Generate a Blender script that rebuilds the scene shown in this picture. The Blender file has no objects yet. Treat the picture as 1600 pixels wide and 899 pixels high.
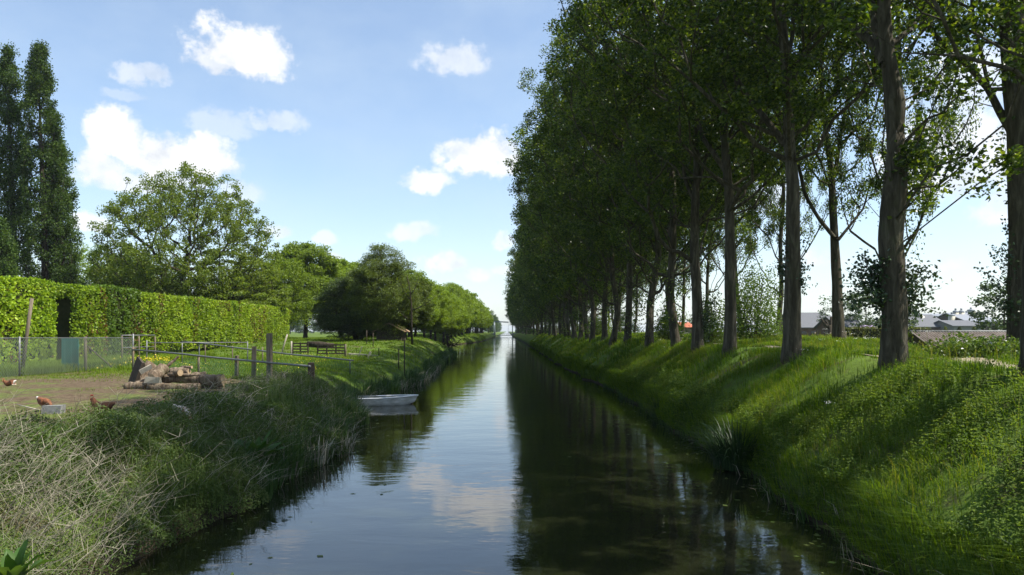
import bpy, math
import numpy as np
from mathutils import Vector

SC = bpy.context.scene
COL = SC.collection
R = math.radians
RNG = np.random.default_rng(11)

# ------------------------------------------------------------------ camera frame of the photograph
F, VX, VY, H = 1150.0, 793.0, 518.0, 3.0          # focal length in photo pixels, vanishing point, eye height above water
def P(px, py, d): return np.array([(px - VX) / F * d, d, H + (VY - py) / F * d])
def DG(py, z): return (H - z) * F / (py - VY)      # distance at which a pixel row meets height z

# ------------------------------------------------------------------ noise
def _hash(ix, iy, s):
    n = (ix * 374761393 + iy * 668265263 + s * 982451653) & 0x7fffffff
    n = ((n ^ (n >> 13)) * 1274126177) & 0x7fffffff
    return ((n ^ (n >> 16)) & 0xffff) / 65535.0
def vnoise(x, y, s=0):
    x = np.asarray(x, float); y = np.asarray(y, float)
    ix = np.floor(x).astype(np.int64); iy = np.floor(y).astype(np.int64)
    fx = x - ix; fy = y - iy
    fx = fx * fx * (3 - 2 * fx); fy = fy * fy * (3 - 2 * fy)
    a = _hash(ix, iy, s); b = _hash(ix + 1, iy, s); c = _hash(ix, iy + 1, s); d = _hash(ix + 1, iy + 1, s)
    return (a * (1 - fx) + b * fx) * (1 - fy) + (c * (1 - fx) + d * fx) * fy
def fbm(x, y, s=0, o=3):
    r = 0; a = .5; t = 0
    for k in range(o):
        r = r + a * vnoise(np.asarray(x) * 2**k, np.asarray(y) * 2**k, s + k); t += a; a *= .5
    return r / t

# ------------------------------------------------------------------ mesh building
class MB:
    def __init__(s): s.v = []; s.t = []; s.f = []; s.n = 0
    def add(s, V, Fc, mat=0, smooth=False, tint=.5):
        V = np.asarray(V, float).reshape(-1, 3); Fc = np.asarray(Fc, np.int64)
        s.v.append(V); s.t.append(np.broadcast_to(np.asarray(tint, float), (len(V),)))
        s.f.append((Fc + s.n, mat, smooth)); s.n += len(V)
        return s
    def more(s, Fc, back, mat=0, smooth=False):     # further faces on the last 'back' vertices
        s.f.append((np.asarray(Fc, np.int64) + s.n - back, mat, smooth)); return s
    def build(s, name, mats, parent=None):
        if not isinstance(mats, (list, tuple)): mats = [mats]
        V = np.concatenate(s.v); T = np.concatenate(s.t)
        me = bpy.data.meshes.new(name)
        me.vertices.add(len(V)); me.vertices.foreach_set('co', V.astype(np.float32).ravel())
        loops = np.concatenate([f.ravel() for f, _, _ in s.f])
        tot = np.concatenate([np.full(len(f), f.shape[1]) for f, _, _ in s.f])
        mi = np.concatenate([np.full(len(f), m) for f, m, _ in s.f])
        sm = np.concatenate([np.full(len(f), q) for f, _, q in s.f])
        st = np.concatenate([[0], np.cumsum(tot)[:-1]])
        me.loops.add(len(loops)); me.loops.foreach_set('vertex_index', loops.astype(np.int32))
        me.polygons.add(len(tot)); me.polygons.foreach_set('loop_start', st.astype(np.int32))
        me.polygons.foreach_set('material_index', mi.astype(np.int32))
        me.polygons.foreach_set('use_smooth', sm.astype(bool))
        a = me.attributes.new('tint', 'FLOAT', 'POINT'); a.data.foreach_set('value', T.astype(np.float32))
        me.update(calc_edges=True); me.validate()
        for m in mats: me.materials.append(m)
        o = bpy.data.objects.new(name, me); COL.objects.link(o)
        if parent: o.parent = parent
        return o

def tag(o, label=None, cat=None, group=None, kind=None):
    if label: o['label'] = label
    if cat: o['category'] = cat
    if group: o['group'] = group
    if kind: o['kind'] = kind
    return o
def empty(name, loc=(0, 0, 0), rz=0):
    o = bpy.data.objects.new(name, None); o.empty_display_size = .2
    COL.objects.link(o); o.location = loc; o.rotation_euler = (0, 0, rz); return o
def copy_tree(o, parent=None):
    c = o.copy(); COL.objects.link(c)
    if parent: c.parent = parent
    for ch in o.children: copy_tree(ch, c)
    return c

def frame(d):
    d = np.asarray(d, float); d = d / (np.linalg.norm(d) + 1e-9)
    a = np.array([0, 0, 1.]) if abs(d[2]) < .9 else np.array([1., 0, 0])
    u = np.cross(a, d); u /= np.linalg.norm(u); return u, np.cross(d, u)
def tube(mb, pts, rad, sides=8, mat=0, smooth=True, cap=True, tint=.5, wob=0, rng=RNG, capmat=None, seed=0):
    pts = np.asarray(pts, float); n = len(pts)
    rad = np.broadcast_to(np.asarray(rad, float), (n,))
    tang = np.gradient(pts, axis=0); u, v = frame(tang[0]); rings = []
    th = np.arange(sides) / sides * 2 * np.pi
    for i in range(n):
        t = tang[i] / (np.linalg.norm(tang[i]) + 1e-9)
        u = u - t * np.dot(u, t); u /= np.linalg.norm(u); v = np.cross(t, u)
        rr = rad[i] * np.ones(sides)
        if wob: rr = rr * (1 + wob * (fbm(th * 1.1 + 7 * seed, np.full(sides, i * .45), seed, 2) - .5) * 2)
        rings.append(pts[i] + np.outer(rr * np.cos(th), u) + np.outer(rr * np.sin(th), v))
    V = np.concatenate(rings); i = np.arange(n - 1)[:, None] * sides; k = np.arange(sides)[None]; k2 = (k + 1) % sides
    Fc = np.stack([i + k, i + k2, i + sides + k2, i + sides + k], -1).reshape(-1, 4)
    mb.add(V, Fc, mat, smooth, tint)
    if cap:
        cm = mat if capmat is None else capmat
        mb.more(np.array([np.arange(sides)[::-1]]), len(V), cm); mb.more(np.array([np.arange(sides) + (n - 1) * sides]), len(V), cm)
    return mb
BF = np.array([[0, 3, 2, 1], [4, 5, 6, 7], [0, 1, 5, 4], [1, 2, 6, 5], [2, 3, 7, 6], [3, 0, 4, 7]])
def box(mb, c, s, rz=0, mat=0, rx=0, ry=0, tint=.5, jit=0):
    c = np.asarray(c, float); s = np.asarray(s, float) / 2
    V = np.array([[-1, -1, -1], [1, -1, -1], [1, 1, -1], [-1, 1, -1], [-1, -1, 1], [1, -1, 1], [1, 1, 1], [-1, 1, 1]], float) * s
    if jit: V = V + RNG.normal(0, jit, V.shape)
    for a, ax in ((rx, 0), (ry, 1), (rz, 2)):
        if a:
            ca, sa = math.cos(a), math.sin(a); i, j = [(1, 2), (2, 0), (0, 1)][ax]
            V[:, i], V[:, j] = V[:, i] * ca - V[:, j] * sa, V[:, i] * sa + V[:, j] * ca
    return mb.add(V + c, BF, mat, False, tint)
def beam(mb, a, b, w, h, mat=0, tint=.5):
    a = np.asarray(a, float); b = np.asarray(b, float); d = b - a; d = d / np.linalg.norm(d)
    up = np.array([0, 0, 1.]) if abs(d[2]) < .9 else np.array([0, 1., 0])
    u = np.cross(d, up); u /= np.linalg.norm(u); v = np.cross(u, d)
    q = [(-1, -1), (1, -1), (1, 1), (-1, 1)]
    V = [p + u * x * w / 2 + v * y * h / 2 for p in (a, b) for x, y in q]
    return mb.add(V, BF[:, ::-1], mat, False, tint)
def frustums(mb, A, B, ra, rb, sides=4, mat=0, tint=.5):
    A = np.asarray(A, float); B = np.asarray(B, float); d = B - A
    L = np.linalg.norm(d, axis=1, keepdims=True) + 1e-9; d = d / L
    a = np.where(np.abs(d[:, 2:3]) < .9, np.array([[0, 0, 1.]]), np.array([[1., 0, 0]]))
    u = np.cross(a, d); u /= np.linalg.norm(u, axis=1, keepdims=True); v = np.cross(d, u)
    th = np.arange(sides) / sides * 2 * np.pi; c, s = np.cos(th), np.sin(th)
    dirs = u[:, None] * c[None, :, None] + v[:, None] * s[None, :, None]
    V = np.concatenate([A[:, None] + dirs * ra[:, None, None], B[:, None] + dirs * rb[:, None, None]], 1).reshape(-1, 3)
    n = len(A); k = np.arange(sides); k2 = (k + 1) % sides
    Fc = np.stack([k, k2, sides + k2, sides + k], -1)[None] + (np.arange(n) * 2 * sides)[:, None, None]
    return mb.add(V, Fc.reshape(-1, 4), mat, True, tint)
def unit(n, rng): 
    a = rng.normal(size=(n, 3)); return a / np.linalg.norm(a, axis=1, keepdims=True)
def leaves(mb, C, size, rng, mat=0, aspect=.75, up=0., droop=0., tint=None, fold=.25):
    n = len(C); nrm = unit(n, rng); nrm[:, 2] = nrm[:, 2] + up * np.sign(nrm[:, 2] + 1e-6); nrm /= np.linalg.norm(nrm, axis=1, keepdims=True)
    u = unit(n, rng); u[:, 2] -= droop; u -= nrm * np.sum(u * nrm, 1, keepdims=True); u /= np.linalg.norm(u, axis=1, keepdims=True)
    v = np.cross(nrm, u); L = (np.asarray(size) * rng.uniform(.65, 1.25, n))[:, None]; W = L * aspect
    V = np.stack([C - u * L * .5, C + v * W * .5 + u * L * -.08 + nrm * W * fold, C + u * L * .5, C - v * W * .5 + u * L * -.08 + nrm * W * fold], 1).reshape(-1, 3)
    if tint is None: tint = rng.uniform(0, 1, n)
    return mb.add(V, np.arange(4 * n).reshape(n, 4), mat, False, np.repeat(tint, 4))
def blades(mb, B, length, width, rng, lean=.35, ldir=None, mat=0, tint=None, curl=.5):
    n = len(B); a = rng.uniform(0, 2 * np.pi, n)
    side = np.stack([np.cos(a), np.sin(a), np.zeros(n)], 1); fwd = np.stack([-np.sin(a), np.cos(a), np.zeros(n)], 1)
    l = (rng.normal(0, lean, n))[:, None]; off = fwd * l
    if ldir is not None: off = off + ldir
    L = (np.asarray(length) * rng.uniform(.6, 1.2, n))[:, None]; w = np.asarray(width) * np.ones(n); w = w[:, None]
    up = np.array([[0, 0, 1.]])
    m = B + (up + off * .6) * L * .55; t = B + (up * (1 - curl * .5) + off * (1 + curl)) * L
    V = np.stack([B - side * w * .5, B + side * w * .5, m + side * w * .42, m - side * w * .42, t], 1).reshape(-1, 3)
    i = np.arange(n)[:, None] * 5
    if tint is None: tint = rng.uniform(0, 1, n)
    mb.add(V, i + np.array([[0, 1, 2, 3]]), mat, False, np.repeat(tint, 5))
    return mb.more(i + np.array([[3, 2, 4]]), len(V), mat)

# ------------------------------------------------------------------ materials
def newmat(name):
    m = bpy.data.materials.new(name); m.use_nodes = True; nt = m.node_tree; nt.nodes.clear()
    return m, nt
def nd(nt, t, **kw):
    n = nt.nodes.new(t)
    for k, v in kw.items():
        if k.startswith('_'): setattr(n, k[1:], v)
        else:
            s = n.inputs[k.replace('__', ' ')] if not k.isdigit() else n.inputs[int(k)]
            if hasattr(v, 'is_linked') or isinstance(v, bpy.types.NodeSocket): nt.links.new(v, s)
            else: s.default_value = v
    return n
def mth(nt, op, *a, clamp=False):
    n = nt.nodes.new('ShaderNodeMath'); n.operation = op; n.use_clamp = clamp
    for i, v in enumerate(a):
        if isinstance(v, bpy.types.NodeSocket): nt.links.new(v, n.inputs[i])
        else: n.inputs[i].default_value = v
    return n.outputs[0]
def ramp(nt, fac, stops):
    n = nt.nodes.new('ShaderNodeValToRGB'); e = n.color_ramp.elements
    while len(e) < len(stops): e.new(.5)
    for k, (p, c) in zip(e, stops): k.position = p; k.color = (*c, 1)
    if fac is not None: nt.links.new(fac, n.inputs[0])
    return n.outputs[0]
def noise(nt, scale, detail=4, rough=.55, vec=None, sx=None, dist=0):
    n = nd(nt, 'ShaderNodeTexNoise'); n.inputs['Scale'].default_value = scale; n.inputs['Detail'].default_value = detail
    n.inputs['Roughness'].default_value = rough; n.inputs['Distortion'].default_value = dist
    if vec is not None:
        if sx:
            mp = nd(nt, 'ShaderNodeMapping', _vector_type='POINT'); mp.inputs['Scale'].default_value = sx; nt.links.new(vec, mp.inputs[0]); vec = mp.outputs[0]
        nt.links.new(vec, n.inputs['Vector'])
    return n
def out(nt, sh): 
    o = nd(nt, 'ShaderNodeOutputMaterial'); nt.links.new(sh, o.inputs['Surface'])
def mixc(nt, fac, a, b, mode='MIX'):
    n = nd(nt, 'ShaderNodeMix', _data_type='RGBA', _blend_type=mode)
    for s, v in ((0, fac), (6, a), (7, b)):
        if isinstance(v, bpy.types.NodeSocket): nt.links.new(v, n.inputs[s])
        else: n.inputs[s].default_value = (*v, 1) if isinstance(v, tuple) and len(v) == 3 else v
    return n.outputs[2]

def leafmat(name, cols, trans=.4, tcol=(1.5, 1.35, .5), spec=.35, rough=.5, objvar=.25, patch=0):
    m, nt = newmat(name)
    at = nd(nt, 'ShaderNodeAttribute', _attribute_name='tint')
    k = len(cols) - 1
    c = ramp(nt, at.outputs['Fac'], [(i / k, q) for i, q in enumerate(cols)])
    oi = nd(nt, 'ShaderNodeObjectInfo')
    val = mth(nt, 'ADD', mth(nt, 'MULTIPLY', oi.outputs['Random'], objvar), 1 - objvar / 2)
    hs = nd(nt, 'ShaderNodeHueSaturation', Color=c, Value=val)
    c = hs.outputs[0]
    if patch:
        tc = nd(nt, 'ShaderNodeTexCoord'); n = noise(nt, patch, 2, vec=tc.outputs['Object'])
        v2 = mth(nt, 'ADD', mth(nt, 'MULTIPLY', n.outputs['Fac'], .9), .55)
        c = nd(nt, 'ShaderNodeHueSaturation', Color=c, Value=v2).outputs[0]
    b = nd(nt, 'ShaderNodeBsdfPrincipled', Base__Color=c, Roughness=rough); b.inputs['Specular IOR Level'].default_value = spec
    tr = nd(nt, 'ShaderNodeBsdfTranslucent', Color=mixc(nt, 1.0, c, tcol, 'MULTIPLY'))
    mx = nd(nt, 'ShaderNodeMixShader'); mx.inputs[0].default_value = trans
    nt.links.new(b.outputs[0], mx.inputs[1]); nt.links.new(tr.outputs[0], mx.inputs[2]); out(nt, mx.outputs[0])
    return m
def solid(name, c1, c2, scale=4, rough=.8, spec=.2, bump=.3, sx=(1, 1, 1), metal=0, detail=5, bdist=.02):
    m, nt = newmat(name); tc = nd(nt, 'ShaderNodeTexCoord')
    n = noise(nt, scale, detail, .6, tc.outputs['Object'], sx)
    at = nd(nt, 'ShaderNodeAttribute', _attribute_name='tint')
    c = ramp(nt, n.outputs['Fac'], [(.3, c1), (.7, c2)])
    c = nd(nt, 'ShaderNodeHueSaturation', Color=c, Value=mth(nt, 'ADD', mth(nt, 'MULTIPLY', at.outputs['Fac'], .5), .75)).outputs[0]
    b = nd(nt, 'ShaderNodeBsdfPrincipled', Base__Color=c, Roughness=rough, Metallic=metal); b.inputs['Specular IOR Level'].default_value = spec
    if bump:
        bp = nd(nt, 'ShaderNodeBump', Strength=bump, Distance=bdist, Height=n.outputs['Fac']); nt.links.new(bp.outputs[0], b.inputs['Normal'])
    out(nt, b.outputs[0]); return m
def barkmat(name, c1, c2, c3, band=False):
    m, nt = newmat(name); tc = nd(nt, 'ShaderNodeTexCoord'); o = tc.outputs['Object']
    f = noise(nt, 9, 6, .65, o, (1, 1, .16), .6); big = noise(nt, 1.3, 4, .6, o); hb = noise(nt, 5, 3, .6, o, (.25, .25, 1.5))
    c = ramp(nt, f.outputs['Fac'], [(.3, c1), (.5, c2), (.75, c3)])
    c = mixc(nt, mth(nt, 'MULTIPLY', big.outputs['Fac'], .5), c, tuple(x * .55 for x in c2))
    if band: c = mixc(nt, mth(nt, 'MULTIPLY', ramp(nt, hb.outputs['Fac'], [(.52, (0, 0, 0)), (.66, (1, 1, 1))]), .55), c, c3)
    moss = ramp(nt, noise(nt, 2.1, 5, .6, o).outputs['Fac'], [(.55, (0, 0, 0)), (.72, (1, 1, 1))])
    c = mixc(nt, mth(nt, 'MULTIPLY', moss, .35), c, (.07, .085, .03))
    b = nd(nt, 'ShaderNodeBsdfPrincipled', Base__Color=c, Roughness=.9); b.inputs['Specular IOR Level'].default_value = .15
    bp = nd(nt, 'ShaderNodeBump', Strength=1.0, Distance=.09, Height=f.outputs['Fac']); nt.links.new(bp.outputs[0], b.inputs['Normal'])
    out(nt, b.outputs[0]); return m

M = {}
M['poplar'] = leafmat('poplar_leaf', [(.012, .028, .004), (.027, .058, .007), (.064, .108, .013), (.125, .175, .035)], .56, (1.8, 1.6, .4), .55, .34)
M['lombardy'] = leafmat('lombardy_leaf', [(.022, .05, .008), (.045, .088, .013), (.09, .145, .022)], .35, spec=.2)
M['lime'] = leafmat('lime_leaf', [(.10, .165, .008), (.15, .23, .012), (.21, .285, .02)], .42, (1.4, 1.35, .4))
M['walnut'] = leafmat('walnut_leaf', [(.09, .145, .012), (.135, .205, .018), (.19, .25, .03)], .48, (1.4, 1.25, .4))
M['hedge'] = leafmat('hedge_leaf', [(.06, .12, .008), (.16, .26, .01), (.26, .38, .018), (.36, .46, .04)], .42, (1.4, 1.3, .35), patch=.7)
M['hedge_dark'] = leafmat('hedge_dark_leaf', [(.045, .10, .008), (.09, .17, .012), (.15, .24, .02)], .4, patch=.7)
M['conifer'] = leafmat('conifer_needle', [(.022, .045, .009), (.045, .08, .014), (.09, .13, .024)], .22)
M['olivecon'] = leafmat('olive_needle', [(.045, .075, .01), (.085, .125, .016), (.13, .18, .026)], .35)
M['bush'] = leafmat('bush_leaf', [(.045, .09, .012), (.08, .145, .018), (.13, .2, .035)], .42)
M['far'] = leafmat('far_leaf', [(.03, .06, .02), (.05, .09, .025), (.075, .12, .035)], .3)
M['grass'] = leafmat('grass_blade', [(.04, .09, .005), (.08, .15, .007), (.13, .20, .013), (.2, .21, .05)], .55, (1.5, 1.4, .35), .25, .5, 0, patch=.5)
M['lawn'] = leafmat('lawn_blade', [(.075, .14, .008), (.12, .195, .012), (.18, .25, .02)], .45, (1.4, 1.3, .4), .25, .5, 0, patch=.35)
M['herb'] = leafmat('herb_leaf', [(.05, .10, .012), (.095, .16, .022), (.16, .23, .05)], .5, spec=.2, rough=.65, objvar=0, patch=1.2)
M['under'] = leafmat('undergrowth_leaf', [(.045, .085, .015), (.085, .135, .028), (.15, .19, .06)], .35, spec=.25, objvar=0, patch=1.0)
M['dry'] = leafmat('dry_stem', [(.16, .14, .10), (.32, .285, .21), (.52, .47, .36)], .1, (1, 1, .9), .15, .8, 0)
M['reed'] = leafmat('reed_blade', [(.02, .05, .01), (.035, .08, .014), (.06, .11, .02)], .3, objvar=0)
M['iris'] = leafmat('sedge_blade', [(.010, .028, .008), (.018, .044, .012), (.032, .065, .02)], .25, spec=.25, rough=.5)
M['dock'] = leafmat('dock_leaf', [(.03, .08, .012), (.05, .115, .016), (.085, .15, .03)], .35, spec=.3, rough=.5, patch=9)
M['ivy'] = leafmat('ivy_leaf', [(.015, .035, .012), (.026, .055, .016), (.045, .085, .022)], .2, spec=.5, rough=.35)
M['white'] = leafmat('white_flower', [(.6, .6, .55), (.75, .75, .7), (.8, .8, .78)], .2, (1, 1, 1), objvar=0)
M['yellow'] = leafmat('yellow_flower', [(.65, .5, .02), (.75, .6, .03), (.8, .68, .06)], .2, (1, 1, .6), objvar=0)
M['lilac'] = leafmat('lilac_flower', [(.42, .3, .5), (.55, .42, .62), (.65, .55, .7)], .2, (1, 1, 1), objvar=0)
M['redleaf'] = leafmat('copper_leaf', [(.10, .05, .02), (.16, .08, .025), (.12, .13, .02)], .35, objvar=0)
M['bark'] = barkmat('poplar_bark', (.02, .017, .010), (.068, .058, .038), (.18, .16, .115))
M['bark2'] = barkmat('dark_bark', (.02, .016, .012), (.05, .04, .028), (.10, .08, .055))
M['logbark'] = barkmat('log_bark', (.035, .022, .014), (.17, .125, .085), (.42, .34, .25))
M['logend'] = solid('sawn_wood', (.30, .21, .12), (.46, .34, .21), 14, .8)
M['oldwood'] = solid('weathered_timber', (.10, .08, .055), (.20, .165, .12), 7, .9, sx=(3, 3, .3))
M['palewood'] = solid('pale_timber', (.25, .22, .17), (.42, .38, .30), 8, .9)
M['darkwood'] = solid('dark_timber', (.035, .028, .02), (.08, .062, .045), 7, .9)
M['steel'] = solid('galvanised_steel', (.10, .105, .105), (.2, .205, .205), 9, .5, .5, .1, metal=.35)
M['wire'] = solid('wire', (.12, .15, .13), (.2, .23, .2), 9, .6, .4, 0)
M['greenwire'] = solid('green_wire', (.03, .10, .07), (.05, .16, .11), 9, .6, .4, 0)
M['teal'] = solid('teal_paint', (.01, .12, .11), (.02, .19, .17), 4, .6, .3, .1)
M['boat'] = solid('boat_paint', (.34, .33, .27), (.68, .67, .62), 3.0, .5, .4, .1, (1, 1, 3))
M['boatin'] = solid('boat_inside', (.12, .13, .11), (.26, .27, .25), 5, .7)
M['concrete'] = solid('concrete', (.13, .13, .125), (.24, .24, .225), 9, .9)
M['whitepaint'] = solid('white_paint', (.68, .68, .66), (.8, .8, .78), 3, .5, .4, .05)
M['bridgegrey'] = solid('bridge_grey', (.10, .13, .15), (.16, .19, .21), 3, .5, .4, .05)
M['brick'] = solid('red_brick', (.09, .055, .042), (.15, .09, .065), 12, .9)
M['slate'] = solid('grey_roof', (.085, .088, .095), (.13, .134, .142), 5, .75, .3)
M['paleroof'] = solid('pale_roof', (.17, .185, .21), (.25, .265, .29), 5, .6, .3)
M['redroof'] = solid('red_tile', (.35, .10, .05), (.45, .15, .08), 12, .85)
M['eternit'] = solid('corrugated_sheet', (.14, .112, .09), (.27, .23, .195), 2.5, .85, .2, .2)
M['shedroof'] = solid('shed_roof', (.22, .14, .08), (.42, .30, .20), 4, .85)
M['silo'] = solid('silo_wall', (.36, .33, .25), (.46, .43, .34), 1.2, .6, .3, .05)
M['glass'] = solid('dark_glass', (.02, .022, .025), (.03, .03, .035), 3, .1, .6, 0)
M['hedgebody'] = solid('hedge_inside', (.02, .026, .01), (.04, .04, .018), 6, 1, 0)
M['clip'] = leafmat('clipped_leaf', [(.07, .085, .02), (.10, .12, .028), (.13, .15, .04)], .3)
M['topiary'] = leafmat('topiary_leaf', [(.09, .12, .012), (.13, .17, .018), (.17, .2, .03)], .3)
M['hen'] = None

# ------------------------------------------------------------------ terrain
EL = np.array([[-40, -4.9], [9, -4.8], [14, -4.7], [18, -4.4], [24, -4.9], [27, -6.0], [30, -6.5], [33, -6.1], [38, -5.4], [42, -5.2], [48, -5.3], [62, -5.9], [88, -6.7], [95, -6.8], [100, -8.5], [110, -11.5], [150, -12], [164, -11.3], [190, -9], [216, -7.7], [314, -6.5], [500, -7], [4000, -7]])
ER = np.array([[-40, 4.5], [6, 4.5], [10, 4.8], [15, 5.2], [24, 5.2], [34, 5.4], [45, 5.0], [64, 4.6], [133, 4.7], [250, 4.0], [345, 3.3], [420, 2.4], [470, 3.2], [4000, 3.2]])
def edgeL(y): return np.interp(y, EL[:, 0], EL[:, 1]) + (fbm(np.asarray(y) * .55, np.zeros_like(np.asarray(y, float)) + 3, 5) - .5) * .9
def edgeR(y): return np.interp(y, ER[:, 0], ER[:, 1]) + (fbm(np.asarray(y) * .5, np.zeros_like(np.asarray(y, float)) + 8, 9) - .5) * .9
def rowX(y): return np.interp(y, ER[:, 0], ER[:, 1]) + 2.75
LZ = ([-4, -1, 0, .25, .6, 1.6, 3, 5, 6000], [-1.3, -.6, -.06, .22, .5, 1.05, 1.28, 1.3, 1.3])
RZ = ([-4, -1, 0, .22, 1.3, 2.4, 2.95, 4.6, 6.2, 8.3, 9.8, 14, 6000], [-1.3, -.6, -.06, .62, 1.38, 2.08, 2.34, 2.36, 2.4, 2.54, 2.52, 1.3, 1.3])
def ground_z(x, y):
    x = np.asarray(x, float); y = np.asarray(y, float) + 0 * x
    eL = edgeL(y); eR = edgeR(y); left = x < (eL + eR) / 2
    oL = eL - x; oR = x - eR
    zl = np.interp(oL, *LZ) + np.clip((y - 44) / 22, 0, 1) * np.clip(oL / 4, 0, 1) * .8
    zr = np.interp(oR, *RZ)
    zr = zr - np.clip((30.5 - y) / 5, 0, 1) * .5 * np.clip((oR - 5) / 3, 0, 1) * np.clip((zr - 1.3) / 1.3, 0, 1)
    o = np.where(left, oL, oR); z = np.where(left, zl, zr)
    amp = np.clip(o / 1.5, 0, 1) * np.where(left & (x < -7) & (y < 32), .05, .16) * np.clip(2 - y / 120, .15, 1)
    return z + amp * (fbm(x * .7, y * .7, 21) - .5) * 2
offL = np.concatenate([[-1.2, -.4, 0, .15, .3, .5, .8, 1.2, 1.6, 2, 2.5, 3, 3.6], np.arange(4.2, 24, .7), [26, 29, 33, 38, 45, 55, 70, 100, 160, 300, 700, 1800, 4000]])
offR = np.concatenate([[-1.2, -.4, 0, .15, .3, .5, .8, 1.1, 1.4, 1.8, 2.2, 2.6, 3], np.arange(3.5, 16, .5), [17, 19, 22, 26, 32, 40, 50, 65, 100, 160, 300, 700, 1800, 4000]])
ys = np.concatenate([np.arange(-40, 0, 2), np.arange(0, 60, .6), np.arange(60, 120, 1.2), np.arange(120, 240, 4), np.geomspace(240, 5000, 40)])
rows = []
for y in ys:
    eL = float(edgeL(y)); eR = float(edgeR(y))
    xs = np.concatenate([eL - offL[::-1], np.linspace(eL + 2, eR - 2, 3), eR + offR]); rows.append(np.stack([xs, np.full_like(xs, y), ground_z(xs, np.full_like(xs, y))], 1))
nx = len(rows[0]); V = np.concatenate(rows); i = (np.arange(len(ys) - 1)[:, None] * nx + np.arange(nx - 1)[None]).ravel()
m, nt = newmat('ground_soil_and_grass'); tc = nd(nt, 'ShaderNodeTexCoord'); o = tc.outputs['Object']
big = noise(nt, .22, 4, .6, o); fine = noise(nt, 3.5, 6, .7, o); tiny = noise(nt, 22, 4, .7, o)
c = ramp(nt, big.outputs['Fac'], [(.32, (.042, .085, .012)), (.5, (.07, .125, .014)), (.68, (.105, .15, .025))])
c = mixc(nt, ramp(nt, fine.outputs['Fac'], [(.45, (0, 0, 0)), (.75, (.7, .7, .7))]), c, (.03, .055, .008))
c = mixc(nt, mth(nt, 'MULTIPLY', tiny.outputs['Fac'], .5), c, (.11, .15, .03))
sz = nd(nt, 'ShaderNodeSeparateXYZ', Vector=o).outputs['Z']
c = mixc(nt, ramp(nt, noise(nt, .9, 5, .65, o).outputs['Fac'], [(.52, (0, 0, 0)), (.66, (.85, .85, .85))]), c, (.075, .055, .032))
wet = mth(nt, 'SUBTRACT', 1, mth(nt, 'DIVIDE', mth(nt, 'ADD', sz, mth(nt, 'MULTIPLY', fine.outputs['Fac'], -.25)), .35), clamp=True)
c = mixc(nt, wet, c, (.035, .028, .018))
b = nd(nt, 'ShaderNodeBsdfPrincipled', Base__Color=c, Roughness=.95); b.inputs['Specular IOR Level'].default_value = .1
bp = nd(nt, 'ShaderNodeBump', Strength=.8, Distance=.06, Height=fine.outputs['Fac']); nt.links.new(bp.outputs[0], b.inputs['Normal']); out(nt, b.outputs[0])
tag(MB().add(V, np.stack([i, i + 1, i + nx + 1, i + nx], 1), 0, True).build('ground', m), kind='structure')

def sheet(name, xfun, yr, ncol, mat, lift):
    rws = []
    for y in yr:
        a, b2 = xfun(y); xs = np.linspace(a, b2, ncol); rws.append(np.stack([xs, np.full(ncol, y), ground_z(xs, np.full(ncol, y)) + lift], 1))
    V = np.concatenate(rws); i = (np.arange(len(yr) - 1)[:, None] * ncol + np.arange(ncol - 1)[None]).ravel()
    return tag(MB().add(V, np.stack([i, i + 1, i + ncol + 1, i + ncol], 1), 0, True).build(name, mat), kind='structure')
# chicken yard: bare trodden earth with worn grass
m, nt = newmat('yard_earth'); tc = nd(nt, 'ShaderNodeTexCoord'); o = tc.outputs['Object']
a1 = noise(nt, .55, 6, .65, o); a2 = noise(nt, 7, 6, .7, o); 
c = ramp(nt, a2.outputs['Fac'], [(.3, (.05, .034, .02)), (.5, (.10, .072, .046)), (.72, (.18, .14, .095))])
g = ramp(nt, a2.outputs['Fac'], [(.35, (.05, .085, .015)), (.65, (.12, .16, .035))])
mk = ramp(nt, mth(nt, 'ADD', a1.outputs['Fac'], mth(nt, 'MULTIPLY', mth(nt, 'SUBTRACT', a2.outputs['Fac'], .5), .5)), [(.49, (0, 0, 0)), (.62, (1, 1, 1))])
c = mixc(nt, mth(nt, 'MULTIPLY', mk, .8), c, g)
b = nd(nt, 'ShaderNodeBsdfPrincipled', Base__Color=c, Roughness=.95); b.inputs['Specular IOR Level'].default_value = .1
bp = nd(nt, 'ShaderNodeBump', Strength=.9, Distance=.05, Height=a2.outputs['Fac']); nt.links.new(bp.outputs[0], b.inputs['Normal']); out(nt, b.outputs[0])
M['earth'] = m
sheet('yard_ground', lambda y: (-18.2 + .35 * math.sin(y * 1.3), -7.0 - np.interp(y, [6, 14, 22, 27, 31], [0, .1, 1.6, 2.6, 8.5]) + .4 * math.sin(y * 2.1)), np.arange(6, 31.2, .5), 30, m, .03)
M['pathdirt'] = solid('path_sand', (.18, .15, .10), (.34, .29, .21), 5, .95)
sheet('path', lambda y: (float(rowX(y)) + 1.15 + .25 * math.sin(y * .7), float(rowX(y)) + 2.0 + .3 * math.sin(y * .9 + 1)), np.arange(2, 150, .6), 6, M['pathdirt'], .03)

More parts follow.
